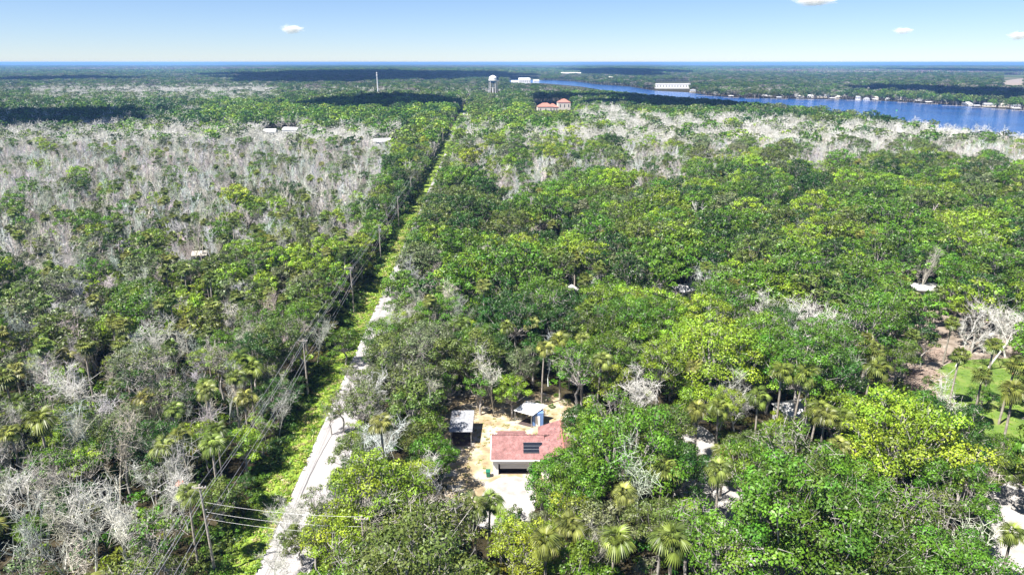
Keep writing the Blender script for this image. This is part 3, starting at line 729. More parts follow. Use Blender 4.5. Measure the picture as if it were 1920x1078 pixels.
HERO_BARE = [(1505, 585, 15, 3, 1.35), (1555, 600, 14, 5, 1.0), (1455, 575, 14, 0, 1.0), (1797, 745, 15, 2, 1.15), (1870, 610, 14, 5, 1.25), (1810, 605, 14, 0, 1.2), (1905, 590, 14, 5, 1.1), (170, 712, 14, 5, 1.35), (320, 625, 14, 3, 1.25), (300, 640, 13, 5, 1.1), (745, 590, 11, 3, .9), (780, 640, 11, 0, .9), (765, 540, 11, 3, .9), (730, 640, 9, 0, .8), (905, 430, 11, 3, .9), (885, 500, 11, 5, .9), (950, 440, 11, 0, .9), (1200, 715, 11, 3, 1.0), (1215, 740, 10, 0, .9), (290, 960, 10, 0, 1.0), (335, 900, 12, 1, 1.0), (50, 900, 12, 0, 1.0), (160, 990, 13, 1, 1.2), (700, 810, 10, 5, .85), (710, 850, 9, 3, .8), (540, 950, 7, 3, .65), (520, 985, 7, 5, .6), (780, 880, 10, 0, .9), (1385, 740, 10, 5, .9), (505, 1050, 6, 3, .5), (230, 930, 12, 2, 1.1), (95, 960, 12, 1, 1.1)]
for px, py, h in HERO_PALMS:
    x, y = un(px, py, h); f = 0 if h > 12.4 else 1; s = h / palm_forms[f][3]
    palm_items.append((x, y, f, rnd.uniform(0, 6.28), s, tuple(c * rnd.uniform(.9, 1.1) for c in (0.18, 0.225, 0.042)), 'yellow-green'))
for px, py, h, f, s in HERO_BARE:
    x, y = un(px, py, h * .72); s2 = h / FORMS_BARE[f][2]
    bare_items.append((x, y, f, rnd.uniform(0, 6.28), s2 * 1.0, *BARKS[0 if px > 1300 or rnd.random() < .5 else 1]))
taken = {}
def claim(x, y, r):
    k = (int(x // 4), int(y // 4))
    for i in range(-1, 2):
        for j in range(-1, 2):
            for X, Y in taken.get((k[0] + i, k[1] + j), ()):
                if (X - x) ** 2 + (Y - y) ** 2 < r * r: return False
    taken.setdefault(k, []).append((x, y)); return True
HERO_XY = [(i[0], i[1], 3.4) for i in bare_items] + [(i[0], i[1], 2.6) for i in palm_items]
for it in palm_items + bare_items: claim(it[0], it[1], 0)
def near_hero(x, y, r):
    for X, Y, k in HERO_XY:
        if (x - X) ** 2 + (y - Y) ** 2 < (k + .45 * r) ** 2: return True
        if abs(x - X) < r * .7 and 0 < Y - y < 7.5: return True
    return False
# trees that stand on the lawn and beside the house in the photograph
HERO_BL = [(985, 1035, 10, 0, 'lime', .9), (1075, 1068, 10, 3, 'green', .9), (940, 1000, 8, 9, 'green', .8), (592, 938, 7, 9, 'olive', .8), (1770, 800, 8, 8, 'green', .8), (1885, 840, 8, 1, 'green', .8), (1815, 815, 8, 3, 'olive', .8), (1858, 745, 3.5, 5, 'deep', .5), (1880, 752, 3, 5, 'green', .4), (1735, 640, 9, 9, 'olive', .8), (1095, 830, 9, 1, 'green', .9), (1085, 800, 9, 3, 'deep', .9), (1018, 895, 9, 3, 'green', .8), (640, 758, 8, 9, 'olive', .8), (618, 775, 6, 9, 'green', .8), (655, 700, 7, 9, 'olive', .8), (1060, 870, 9, 3, 'green', 1.0), (1110, 790, 10, 1, 'lime', .95), (1060, 920, 11, 0, 'green', .95), (1725, 625, 11, 4, 'deep', .8), (1860, 880, 8, 5, 'olive', .9), (810, 850, 9, 5, 'green', .9), (800, 800, 10, 1, 'green', .8), (775, 900, 10, 0, 'lime', .85), (645, 640, 8, 5, 'green', .8), (960, 730, 8, 5, 'lime', .8), (900, 720, 9, 3, 'green', .8), (560, 1010, 6, 3, 'olive', .6), (1840, 740, 5, 5, 'green', .6), (660, 850, 8, 5, 'olive', .7), (650, 920, 8, 3, 'green', .7), (620, 1010, 10, 0, 'lime', .8)]
for px, py, h, f, c, s in HERO_BL:
    x, y = un(px, py, h * .7); claim(x, y, 0)
    bl_items.append((x, y, f, rnd.uniform(0, 6.28), h / specs[f][2], tuple(v * rnd.uniform(.9, 1.1) for v in PAL[c][0]), PAL[c][1]))
# ---- the rest of the wood
far_bl, far_bare = [], []
q = random.Random(5)
def grid(y0, y1, step):
    y = y0
    while y < y1:
        hw = half(y); x = -hw
        while x < hw:
            yield x + q.uniform(-.45, .45) * step, y + q.uniform(-.45, .45) * step
            x += step
        y += step
def place_leafy(x, y, far=False):
    leafy, palm, bare, pal = comp(x, y)
    if q.random() > leafy: return
    if q.random() < palm and not far:
        if y < 84 and x > 0 and q.random() < .75: return
        f = q.choice((0, 1, 1, 2)); s = q.uniform(.75, 1.0) if y < 110 else q.uniform(.8, 1.1); h = palm_forms[f][3] * s
        px, py = pr(x, y, h)
        if (980 < px < 1140 and 790 < py < 960) or bad_base(x, y, .5) or hits_clear(x, y, h, 2.0) or not claim(x, y, 2.2): return
        c = q.choice(((0.25, 0.28, 0.065), (0.19, 0.25, 0.045), (0.12, 0.18, 0.03), (0.22, 0.26, 0.055)))
        palm_items.append((x, y, f, q.uniform(0, 6.28), s, tuple(v * q.uniform(.9, 1.1) for v in c), 'yellow-green' if c[0] > .15 else 'green')); return
    k = pick(clumped(pal, x, y), q); left = x < roadx(y)
    big = .9 if x < roadx(y) else 1.06
    for att in range(3):
        f = (q.choice((0, 1, 3, 4, 5, 7, 7, 8, 8, 9, 9)) if pal is DRAB else q.choice((0, 1, 2, 3, 4, 5, 6, 6, 0, 8, 7))) if att == 0 else q.choice((3, 5, 9)); s = q.triangular(.58, 1.32, .9) * big * (1, .75, .5)[att]
        h, r = specs[f][2] * s, specs[f][0] * s
        if bad_base(x, y, r * .45): continue
        if hits_clear(x, y, h, r) or (y < 330 and near_hero(x, y, r)): continue
        if not claim(x, y, 2.8): return
        vv = q.uniform(.78, 1.2)
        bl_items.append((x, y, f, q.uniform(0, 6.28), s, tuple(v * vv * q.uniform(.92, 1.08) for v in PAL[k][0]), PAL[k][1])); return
def place_bare(x, y):
    leafy, palm, bare, pal = comp(x, y)
    if q.random() > bare: return
    f = q.choice((0, 1, 1, 1, 2, 2, 2, 4, 4) if x < roadx(y) else (0, 1, 2, 2, 3, 5)); s = q.uniform(.7, 1.1); h = FORMS_BARE[f][2] * s
    if bad_base(x, y, .3) or hits_clear(x, y, h, FORMS_BARE[f][3] * s * .7, .7) or not claim(x, y, 1.9): return
    c, wd = BARKS[pick([(0, .45), (1, .25), (2, .22), (3, .08)], q)]
    bare_items.append((x, y, f, q.uniform(0, 6.28), s, tuple(v * q.uniform(.9, 1.1) for v in c), wd))
for y in np.arange(62, 700, 4.2):                                    # crowns leaning over the right edge of the road
    y = y + q.uniform(-1, 1); x = roadx(y) + RW + q.uniform(.9, 2.6)
    f = q.choice((3, 1, 5, 8, 7, 4)); s = q.uniform(.7, 1.0)
    if hits_clear(x, y, specs[f][2] * s, specs[f][0] * s, .7) or not claim(x, y, 2.2):
        f = 5; s = .5
        if hits_clear(x, y, specs[f][2] * s, specs[f][0] * s, .7) or not claim(x, y, 1.8): continue
    k = pick(clumped(DRAB if y < 260 else MIXL, x, y), q); bl_items.append((x, y, f, q.uniform(0, 6.28), s, PAL[k][0], PAL[k][1]))
for x, y in grid(44, 470, 5.0): place_leafy(x, y)
for x, y in grid(44, 470, 3.4): place_bare(x, y)
for x, y in grid(470, 1250, 8.0):
    leafy, palm, bare, pal = comp(x, y)
    if q.random() > leafy or bad_base(x, y, 2): continue
    f = q.randrange(NF); s = q.uniform(.85, 1.2)
    if hits_clear(x, y, specs[f][2] * s, specs[f][0] * s): continue
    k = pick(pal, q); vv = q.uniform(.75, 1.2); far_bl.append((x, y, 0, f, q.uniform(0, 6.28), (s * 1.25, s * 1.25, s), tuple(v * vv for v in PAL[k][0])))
for x, y in grid(470, 1500, 5.6):
    leafy, palm, bare, pal = comp(x, y)
    if q.random() > bare or bad_base(x, y, 1): continue
    f = q.randrange(6); s = q.uniform(.8, 1.2)
    if hits_clear(x, y, FORMS_BARE[f][2] * s, 1.5): continue
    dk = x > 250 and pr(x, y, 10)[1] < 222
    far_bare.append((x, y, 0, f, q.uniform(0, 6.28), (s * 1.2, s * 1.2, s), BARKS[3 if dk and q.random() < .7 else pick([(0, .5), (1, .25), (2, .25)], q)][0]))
for x, y in grid(1250, 3600, 13.0):
    leafy, palm, bare, pal = comp(x, y)
    if bad_base(x, y, 3): continue
    f = q.randrange(NF); s = q.uniform(.7, 1.15); h = specs[f][2] * s
    if hits_clear(x, y, h, specs[f][0] * s * 1.8): continue
    if q.random() > leafy and q.random() < .75: 
        far_bare.append((x, y, 0, q.randrange(6), q.uniform(0, 6.28), (1.8, 1.8, 1.0), BARKS[q.choice((0, 1, 2))][0])); continue
    k = pick(pal, q); vv = q.uniform(.7, 1.25); c = PAL[k][0]
    c = tuple(v * .72 for v in c)
    if q.random() < .10: c = (.20, .18, .155)
    far_bl.append((x, y, 0, f, q.uniform(0, 6.28), (s * 2.0, s * 2.0, s * .95), tuple(v * vv for v in c)))
patches = []
for x, y in grid(3600, 11000, 50.0):
    c = PAL[pick(FARG, q)][0]
    nz = math.sin(x * .0011 + 2) * math.sin(y * .0009 + x * .0004)
    if nz > .35 and q.random() < .6: c = (.22, .19, .16)
    elif q.random() < .10: continue
    patches.append((x, y, 0, q.randrange(4), q.uniform(0, 6.28), (1, 1, q.uniform(.7, 1.1)), tuple(v * q.uniform(.7, 1.2) for v in c)))

# ------------------------------------------------------------------ labels that single out each tree
LM = [((polex(71 + 47.7 * k), 71 + 47.7 * k), nm) for k, nm in enumerate(('the nearest utility pole', 'the second utility pole', 'the third utility pole', 'the fourth utility pole', 'the fifth utility pole', 'the sixth utility pole', 'the seventh utility pole'))]
LM += [((1, 95), 'the white garage'), ((10, 98), 'the red shingle roof'), ((-9, 105), 'the grey tin carport'), ((3, 110), 'the blue shed'), (un(905, 770), 'the sandy yard'), (un(1860, 740), 'the green lawn'), (un(1730, 700), 'the brush clearing'), (un(1890, 960), 'the corner driveway'), (un(1735, 545), 'the flat white roof'), (un(1290, 545), 'the pale half-hidden roof'), (un(1073, 545), 'the small gabled roof'), (un(1490, 765), 'the half-hidden white cottage'), (un(1350, 900), 'the shaded lane'), (un(375, 476), 'the tan cabin roof'), (un(600, 880), 'the open stretch of road')]
ORD = ['', 'second ', 'third ', 'fourth ', 'fifth ', 'sixth ', 'seventh ', 'eighth ', 'ninth ', 'tenth ', 'eleventh ', 'twelfth ', 'thirteenth ', 'fourteenth ', 'fifteenth ', 'sixteenth ', 'seventeenth ', 'eighteenth ', 'nineteenth ', 'twentieth ']
used = {}
def label_batch(rows):
    """rows: (x, y, description) -> labels; ties are counted outwards from the landmark"""
    keyed = {}
    for i, (x, y, d) in enumerate(rows):
        (lx, ly), nm = min(LM, key=lambda l: (l[0][0] - x) ** 2 + (l[0][1] - y) ** 2)
        dx, dy = x - lx, y - ly; a = math.degrees(math.atan2(dy, dx)) % 360
        rel = ('right of', 'behind-right of', 'behind', 'behind-left of', 'left of', 'front-left of', 'in front of', 'front-right of')[int(((a + 22.5) % 360) // 45)]
        keyed.setdefault((d, rel, nm), []).append((math.hypot(dx, dy), i))
    out = [None] * len(rows)
    for (d, rel, nm), L_ in keyed.items():
        L_.sort()
        for k, (_, i) in enumerate(L_):
            out[i] = f'{d} {rel} {nm}' if len(L_) == 1 else f'{d} {rel} {nm}, {ORD[min(k, 19)]}nearest'
    return out
def visible(it):
    px, py = pr(it[0], it[1], 14); return -60 < px < 1980 and py < 1130
def split(items, n=300, key=lambda i: i[0] ** 2 + i[1] ** 2):
    a = sorted([i for i in items if visible(i)], key=key); near = a[:n]; ids = set(map(id, near))
    return near, [i for i in items if id(i) not in ids]
# broadleaf individuals
near, rest = split(bl_items)
FW = ['broad rounded', 'upright', 'wide spreading', 'small', 'tall high-crowned', 'low bushy', 'large', 'thin sparse', 'tall sparse', 'small twiggy']
labs = label_batch([(i[0], i[1], f'{FW[i[2]]} {i[6]} leafy tree') for i in near])
protos = {}
for it, lb in zip(near, labs):
    x, y, f, rz, s, colr, wd = it
    if f not in protos:
        r_ = link('broadleaf_tree', None); tr = link('trunk', FORMS_BL[f][0], r_); cr = link('crown', FORMS_BL[f][1], r_); protos[f] = (r_, tr, cr)
    else:
        r_, tr, cr = [o.copy() for o in protos[f]]
        for o in (r_, tr, cr): COL.objects.link(o)
        tr.parent = r_; cr.parent = r_
    r_.location = (x, y, 0); r_.rotation_euler = (0, 0, rz); r_.scale = (s, s, s); cr['leaf_color'] = colr
    tag(r_, lb, 'tree', 'leafy trees of the wood')
scatter('distant_broadleaf_trees', [(i[0], i[1], 0, i[2], i[3], (i[4],) * 3, i[5]) for i in rest], COL_BL, 'green leafy trees of the middle distance seen as one canopy', 'trees')
scatter('far_woodland', far_bl, COL_BLF, 'far leafy wood stretching towards the river and horizon', 'woodland')
scatter('horizon_woodland', patches, COL_PATCH, 'bluish wooded plain below the horizon', 'woodland')
# bare individuals
near, rest = split(bare_items)
FWB = ['forked', 'slender', 'tall upright', 'spreading', 'short thin', 'wide twiggy']
labs = label_batch([(i[0], i[1], f'{FWB[i[2]]} {i[6]} bare tree') for i in near])
protos = {}
for it, lb in zip(near, labs):
    x, y, f, rz, s, colr, wd = it
    if f not in protos:
        r_ = link('bare_tree', None); tr = link('trunk', FORMS_BARE[f][0], r_); cr = link('branches', FORMS_BARE[f][1], r_); protos[f] = (r_, tr, cr)
    else:
        r_, tr, cr = [o.copy() for o in protos[f]]
        for o in (r_, tr, cr): COL.objects.link(o)
        tr.parent = r_; cr.parent = r_
    r_.location = (x, y, 0); r_.rotation_euler = (0, 0, rz); r_.scale = (s, s, s); cr['bark_color'] = colr; tr['bark_color'] = colr
    tag(r_, lb, 'bare tree', 'leafless grey trees')
scatter('distant_bare_trees', [(i[0], i[1], 0, i[2], i[3], (i[4],) * 3, i[5]) for i in rest], COL_BARE, 'pale leafless trees of the middle distance', 'bare trees')
scatter('far_bare_woodland', far_bare, COL_BAREF, 'far bands of whitish leafless wood', 'bare woodland')
# palms
near, rest = split(palm_items)
PW = ['tall', 'medium', 'short']
labs = label_batch([(i[0], i[1], f'{PW[i[2]]} {i[6]} fan palm') for i in near])
protos = {}; nfr = 0
for k, (it, lb) in enumerate(zip(near, labs)):
    x, y, f, rz, s, colr, wd = it
    detailed = k < 60
    key = (f, detailed)
    if key not in protos:
        r_ = link('palm_tree', None); kids = [link('trunk', palm_forms[f][0], r_)]
        if detailed:
            tip, fr, dr = FRONDS[f]
            for j, (az, el_, fs_) in enumerate(fr):
                o = link('frond', frond_mesh[(j * 7 + j // 3) % 6], r_, loc=tuple(tip)); o.rotation_euler = (0, -el_, az); o.scale = (fs_,) * 3; kids.append(o)
            for az, el_, fs_ in dr:
                o = link('dry_frond', dead_frond, r_, loc=tuple(tip)); o.rotation_euler = (0, -el_, az); o.scale = (fs_ * .9,) * 3; kids.append(o)
        else:
            kids += [link('crown', palm_forms[f][1], r_), link('dry_skirt', palm_forms[f][2], r_)]
        protos[key] = (r_, kids)
    else:
        pr_, pk = protos[key]; r_ = pr_.copy(); COL.objects.link(r_); kids = []
        for o in pk:
            c = o.copy(); COL.objects.link(c); c.parent = r_; kids.append(c)
    r_.location = (x, y, 0); r_.rotation_euler = (0, 0, rz); r_.scale = (s, s, s)
    for o in kids:
        if o.name.startswith(('frond', 'crown')): w_ = q.uniform(.55, 1.25) if o.name[0] == 'f' else .9; o['leaf_color'] = tuple(v * w_ for v in colr)
    tag(r_, lb, 'palm tree', 'fan palms of the wood')
scatter('distant_palms', [(i[0], i[1], 0, i[2], i[3], (i[4],) * 3, i[5]) for i in rest], COL_PALM, 'fan palms of the middle distance among the leafy trees', 'palm trees')
# undergrowth and grass
ug = []
OPENW = [[un(*p_) for p_ in P] for P in ([(838, 745), (905, 735), (1062, 775), (1080, 850), (1000, 905), (1000, 960), (900, 960), (840, 940), (835, 830)], [(1735, 700), (1800, 675), (1960, 675), (1980, 850), (1870, 840), (1760, 760)], [(1250, 800), (1330, 790), (1400, 940), (1560, 1120), (1380, 1160), (1260, 930)], [(1820, 930), (1990, 860), (2080, 1130), (1800, 1130), (1850, 1020)], [(1690, 630), (1800, 590), (1920, 610), (1900, 680), (1760, 690), (1700, 740)])]
for x, y in grid(44, 300, 2.3):
    if polex(y) - .3 < x < roadx(y) + RW + .6 or bad_base(x, y, -2) or any(inpoly(x, y, P) for P in OPENW): continue
    if q.random() < (.15 if x < roadx(y) else .4): continue
    f = q.randrange(5); s = q.uniform(.4, 1.1); c = PAL[pick([('olive', .3), ('green', .3), ('deep', .25), ('lime', .15)], q)][0]
    ug.append((x, y, 0, f, q.uniform(0, 6.28), (s, s, s * q.uniform(.7, 1.2)), tuple(v * q.uniform(.5, .9) for v in c)))  # palette darkened so the gaps between crowns read as shade
for x, y in grid(300, 650, 3.6):
    if bad_base(x, y, -1): continue
    s = q.uniform(1.1, 2.1); c = PAL[pick([('olive', .4), ('green', .2), ('deep', .3), ('grey', .1)], q)][0]
    ug.append((x, y, 0, q.randrange(4), q.uniform(0, 6.28), (s, s, s * .9), tuple(v * .5 for v in c)))  # deep shade between the trees is put into the shrub colour
for y in np.arange(46, 420, 1.1):                                     # weedy bank between poles and grass
    for k in range(3):
        x = polex(y) + q.uniform(-2.6, 1.0); s = q.uniform(.25, .7)
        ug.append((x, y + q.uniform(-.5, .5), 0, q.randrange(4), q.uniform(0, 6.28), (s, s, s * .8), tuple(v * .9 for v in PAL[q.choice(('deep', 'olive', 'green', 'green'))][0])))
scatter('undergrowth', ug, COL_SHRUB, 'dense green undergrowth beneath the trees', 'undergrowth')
gr = []
for y in np.arange(50, 330, .55):
    w0, w1 = polex(y), roadx(y) - RW + .1
    for k in range(8 if y < 170 else 4):
        x = q.uniform(w0, w1); s = q.uniform(.5, 1.5) * (1 if y < 170 else 1.6); c = q.choice(((0.22, 0.35, 0.025), (0.15, 0.26, 0.025), (0.29, 0.37, 0.05), (0.36, 0.33, 0.13)))
        gr.append((x, y + q.uniform(-.3, .3), 0, q.randrange(3), q.uniform(0, 6.28), (s, s, s), c))
for P, cs, n_ in ((OPENW[1], ((0.15, 0.28, 0.02), (0.12, 0.24, 0.02), (0.2, 0.3, 0.04)), 1500), (OPENW[0], ((0.34, 0.27, 0.12), (0.28, 0.25, 0.08), (0.2, 0.24, 0.05)), 420)):
    xs = [p_[0] for p_ in P]; ys_ = [p_[1] for p_ in P]
    for _ in range(n_):
        x, y = q.uniform(min(xs), max(xs)), q.uniform(min(ys_), max(ys_))
        if inpoly(x, y, P) and not (-4 < x < 14 and 82 < y < 104): s = q.uniform(.4, .9); gr.append((x, y, 0, q.randrange(3), q.uniform(0, 6.28), (s, s, s * .6), q.choice(cs)))
scatter('grass', gr, COL_GRASS, 'tufted grass on the verge and lawn', 'grass')

# ------------------------------------------------------------------ the house
H = thing('house', 'white house and garage with faded red shingle roof and a dark solar panel', 'house', (0, 93.4, 0))
def hp(name, mb, mat, parent=H): return link(name, mb.mesh(name, mat), parent, loc=(0, -93.4, 0)) if parent is H else link(name, mb.mesh(name, mat), parent)
ox0, ox1 = -2.15, 3.6
mb = MB(); mb.box(-3.0, 5.0, 93.4, 93.6, 1.95, 2.95); mb.box(-3.0, ox0, 93.4, 93.6, 0, 1.95); mb.box(ox1, 5.0, 93.4, 93.6, 0, 1.95)
mb.box(-3.0, -2.8, 93.602, 101.2, 0, 2.95); mb.box(-2.798, 2.2, 101.0, 101.2, 0, 2.95); hp('wall', mb, M['white'])
mb = MB(); mb.box(-2.79, 5.0, 93.61, 99.0, 0.03, 0.06); mb.box(-2.79, 5.0, 99.0, 99.1, 0.06, 2.9); hp('floor', mb, M['dark'])  # floor and back coloured dark, as the shade inside the garage
gd = thing('garage_door', None, None); gd.parent = H
for k in range(2): link('door_panel', MB().box(ox0 + .25, ox1 - .02, 93.64, 93.70, .98 + k * .49, 1.45 + k * .49).mesh('door_panel', M['door']), gd, loc=(0, -93.4, 0))
mb = MB(); mb.box(ox0 - .12, ox1 + .12, 93.375, 93.398, 1.95, 2.05); hp('door_trim', mb, M['cream'])
# main gable
mb = MB()
mb.plate([(-3.3, 92.95, 2.98), (5.2, 92.95, 2.98), (5.2, 97.6, 4.62), (-3.3, 97.6, 4.62)], .12)
mb.plate([(-3.3, 98.15, 4.42), (2.25, 98.15, 4.42), (2.25, 101.7, 3.05), (-2.45, 101.7, 3.05), (-2.45, 98.6, 4.25), (-3.3, 98.6, 4.25)], .12)
rf = hp('roof', mb, M['shingle'])
mb = MB(); mb.plate([(-3.3, 97.62, 4.60), (6.8, 97.62, 4.60), (6.8, 98.13, 4.40), (-3.3, 98.13, 4.40)], .1); hp('ridge_gap', mb, M['dark'])  # dark plate between the front and rear roof slopes
for k in range(14):
    x = -2.2 + k * .62; mb = MB().box(x, x + .34, 97.7, 98.0, 4.56, 4.70); hp('ridge_tile', mb, M['shingle'])
mb = MB(); mb.box(-3.3, 5.2, 92.87, 92.945, 2.72, 2.99); hp('fascia', mb, M['white'])
mb = MB(); mb.box(-3.3, 5.2, 92.75, 92.868, 2.84, 2.96); hp('gutter', mb, M['white'])
mb = MB(); mb.plate([(-3.42, 92.9, 3.0), (-3.32, 92.9, 3.0), (-3.32, 97.6, 4.66), (-3.42, 97.6, 4.66)], .2); hp('bargeboard', mb, M['white'])
mb = MB(); mb.add([(-2.99, 93.45, 2.95), (-2.99, 101.1, 2.95), (-2.99, 97.6, 4.45), (-2.85, 93.45, 2.95), (-2.85, 101.1, 2.95), (-2.85, 97.6, 4.45)], [(0, 1, 2), (3, 5, 4), (0, 3, 4, 1), (1, 4, 5, 2), (2, 5, 3, 0)]); hp('gable_wall', mb, M['white'])
# cross wing
mb = MB(); mb.box(4.9, 10.6, 91.9, 101.0, 0, 3.3); hp('wing_wall', mb, M['white'])
mb = MB()
mb.plate([(8.0, 91.3, 5.25), (8.0, 101.5, 5.25), (4.3, 101.5, 3.95), (4.3, 91.3, 3.95)], .14)
mb.plate([(8.0, 91.3, 5.25), (8.0, 101.5, 5.25), (11.0, 101.5, 4.1), (11.0, 91.3, 4.1)], .14)
hp('wing_roof', mb, M['shingle'])
mb = MB(); mb.box(7.9, 8.1, 91.3, 101.5, 5.24, 5.31); hp('ridge_cap', mb, M['tile'])
mb = MB(); mb.add([(4.95, 91.95, 3.3), (10.55, 91.95, 3.3), (8.0, 91.95, 5.05), (4.95, 92.1, 3.3), (10.55, 92.1, 3.3), (8.0, 92.1, 5.05)], [(0, 1, 2), (3, 5, 4), (0, 3, 4, 1), (1, 4, 5, 2), (2, 5, 3, 0)]); hp('gable_wall', mb, M['white'])
for x in (5.9, 8.7):
    mb = MB(); mb.box(x, x + 1.3, 91.86, 91.897, 1.0, 2.3); wn = hp('window', mb, M['white']); link('pane', MB().box(x + .08, x + 1.22, 91.84, 91.858, 1.08, 2.22).mesh('pane', M['glass']), wn)
for x, y, z in ((7.0, 99.0, 4.9), (5.9, 96.0, 4.5)):
    mb = MB().tube((x, y, z - .2), (x, y, z + .35), .07, n=8); hp('vent_pipe', mb, M['galv'])
# solar array on the front slope: three long rows
sl = math.atan2(4.62 - 2.98, 97.6 - 92.95)
sp = link('solar_array', None, H, loc=(1.75, 93.6 + .35 - 93.4 + .35, 0)); sp.location = (3.3, 95.05 - 93.4, 2.98 + (95.05 - 92.95) * math.tan(sl) + .16); sp.rotation_euler = (sl, 0, 0)
for k in range(3):
    link('solar_panel', MB().box(-1.5, 1.5, -1.02 + k * .69, -.37 + k * .69, 0, .05).mesh('solar_panel', M['solar']), sp)
link('frame', MB().box(-1.55, 1.55, -1.06, -1.035, -.05, .06).box(-1.55, 1.55, 1.03, 1.055, -.05, .06).box(-1.5, 1.5, -.368, -.335, -.02, .058).box(-1.5, 1.5, .322, .355, -.02, .058).mesh('frame', M['galv']), sp)
# ------------------------------------------------------------------ outbuildings and small things in the yard
c = thing('carport', 'grey tin roofed open carport with leaf shadows left of the sandy yard', 'carport', (-8.75, 105, 0))
def cp(name, mb, mat, par=None, off=(-8.75, 105)): return link(name, mb.mesh(name, mat), par or c, loc=(-off[0], -off[1], 0))
for k in range(5):
    x = -10.7 + k * .8; cp('roof_sheet', MB().plate([(x, 101.9, 2.75), (x + .78, 101.9, 2.75), (x + .78, 108.5, 3.25), (x, 108.5, 3.25)], .05), M['tin'])
for x, y in ((-10.45, 102.2), (-6.95, 102.2), (-10.45, 105.1), (-6.95, 105.1)): cp('post', MB().tube((x, y, 0), (x, y, 2.7 + (y - 101.9) * .07), .06, n=6), M['galv'])
cp('side_wall', MB().box(-10.6, -10.52, 103.0, 108.2, 0, 2.75), M['tin']); cp('back_wall', MB().box(-10.5, -6.85, 108.15, 108.22, 0, 3.1), M['tin'])
cp('floor', MB().box(-10.5, -6.9, 101.9, 108.1, 0.02, 0.05), M['dark'])  # dark sheet painted as the shade under the carport roof
c = thing('blue_shed', 'blue shed with a tilted white tin roof behind the house', 'shed', (3.2, 109.5, 0))
o2 = (3.2, 109.5)
cp('roof', MB().plate([(0.3, 109.4, 2.75), (3.6, 107.7, 2.62), (6.4, 110.6, 3.15), (2.6, 112.0, 3.25)], .06), M['tinwhite'], c, o2)
cp('wall', MB().box(3.7, 5.6, 108.6, 110.3, 0, 2.6), M['blue'], c, o2)
cp('door', MB().box(4.2, 5.0, 108.56, 108.598, 0.05, 2.0), M['white'], c, o2)
for x, y, z in ((.55, 109.4, 2.7), (2.6, 111.5, 3.15), (3.45, 108.0, 2.6)): cp('post', MB().tube((x, y, 0), (x, y, z), .05, n=6), M['galv'], c, o2)
cp('floor', MB().slab([(1.0, 109.4), (3.5, 108.2), (5.5, 110.4), (2.6, 111.4)], .02, .05), M['dark'], c, o2)  # shade below the tilted roof, put into the slab's colour
c = thing('storage_box', 'small white storage box under the trees behind the red roof', 'box', (un(1070, 783, 1)[0], un(1070, 783, 1)[1], 0), .2)
link('body', MB().box(-.9, .9, -.5, .5, 0, .95).mesh('body', M['white']), c); link('lid', MB().plate([(-1, -.6, .98), (1, -.6, .98), (1, .6, 1.12), (-1, .6, 1.12)], .05).mesh('lid', M['tinwhite']), c)
c = thing('bin', 'dark green wheeled bin beside the left corner of the white garage', 'bin', (-3.75, 92.9, 0))
mb = MB(); mb.add([(-.25, -.28, .08), (.25, -.28, .08), (.25, .28, .08), (-.25, .28, .08), (-.34, -.38, 1.0), (.34, -.38, 1.0), (.34, .38, 1.0), (-.34, .38, 1.0)], [(0, 3, 2, 1), (4, 5, 6, 7), (0, 1, 5, 4), (1, 2, 6, 5), (2, 3, 7, 6), (3, 0, 4, 7)])
link('body', mb.mesh('body', M['green']), c); link('lid', MB().plate([(-.37, -.42, 1.06), (.37, -.42, 1.06), (.37, .42, 1.13), (-.37, .42, 1.13)], .05).mesh('lid', M['green']), c)
for s_ in (-1, 1): link('wheel', MB().tube((s_ * .3, .3, .1), (s_ * .24, .3, .1), .1, n=10).mesh('wheel', M['dark']), c)
x, y = un(903, 757); c = thing('garden_chair', 'white plastic chair at the shaded far edge of the sandy yard', 'chair', (x, y, 0), .6)
link('seat', MB().box(-.3, .3, -.3, .3, .40, .45).mesh('seat', M['white']), c); link('backrest', MB().box(-.3, .3, .3, .35, .46, 1.0).mesh('backrest', M['white']), c)
for sx_ in (-1, 1):
    for sy_ in (-1, 1): link('leg', MB().tube((sx_ * .26, sy_ * .26, 0), (sx_ * .26, sy_ * .26, .4), .03, n=6).mesh('leg', M['white']), c)
x, y = un(862, 829); c = thing('crate', 'pale wooden crate on the ground at the carport mouth', 'crate', (x - 1.6, y, 0), .3)
for k in range(3): link('slat', MB().box(-.4, .4, -.3, -.27, .05 + k * .2, .2 + k * .2).box(-.4, .4, .27, .3, .05 + k * .2, .2 + k * .2).box(-.4, -.37, -.26, .26, .05 + k * .2, .2 + k * .2).box(.37, .4, -.26, .26, .05 + k * .2, .2 + k * .2).mesh('slat', M['dockwood']), c)

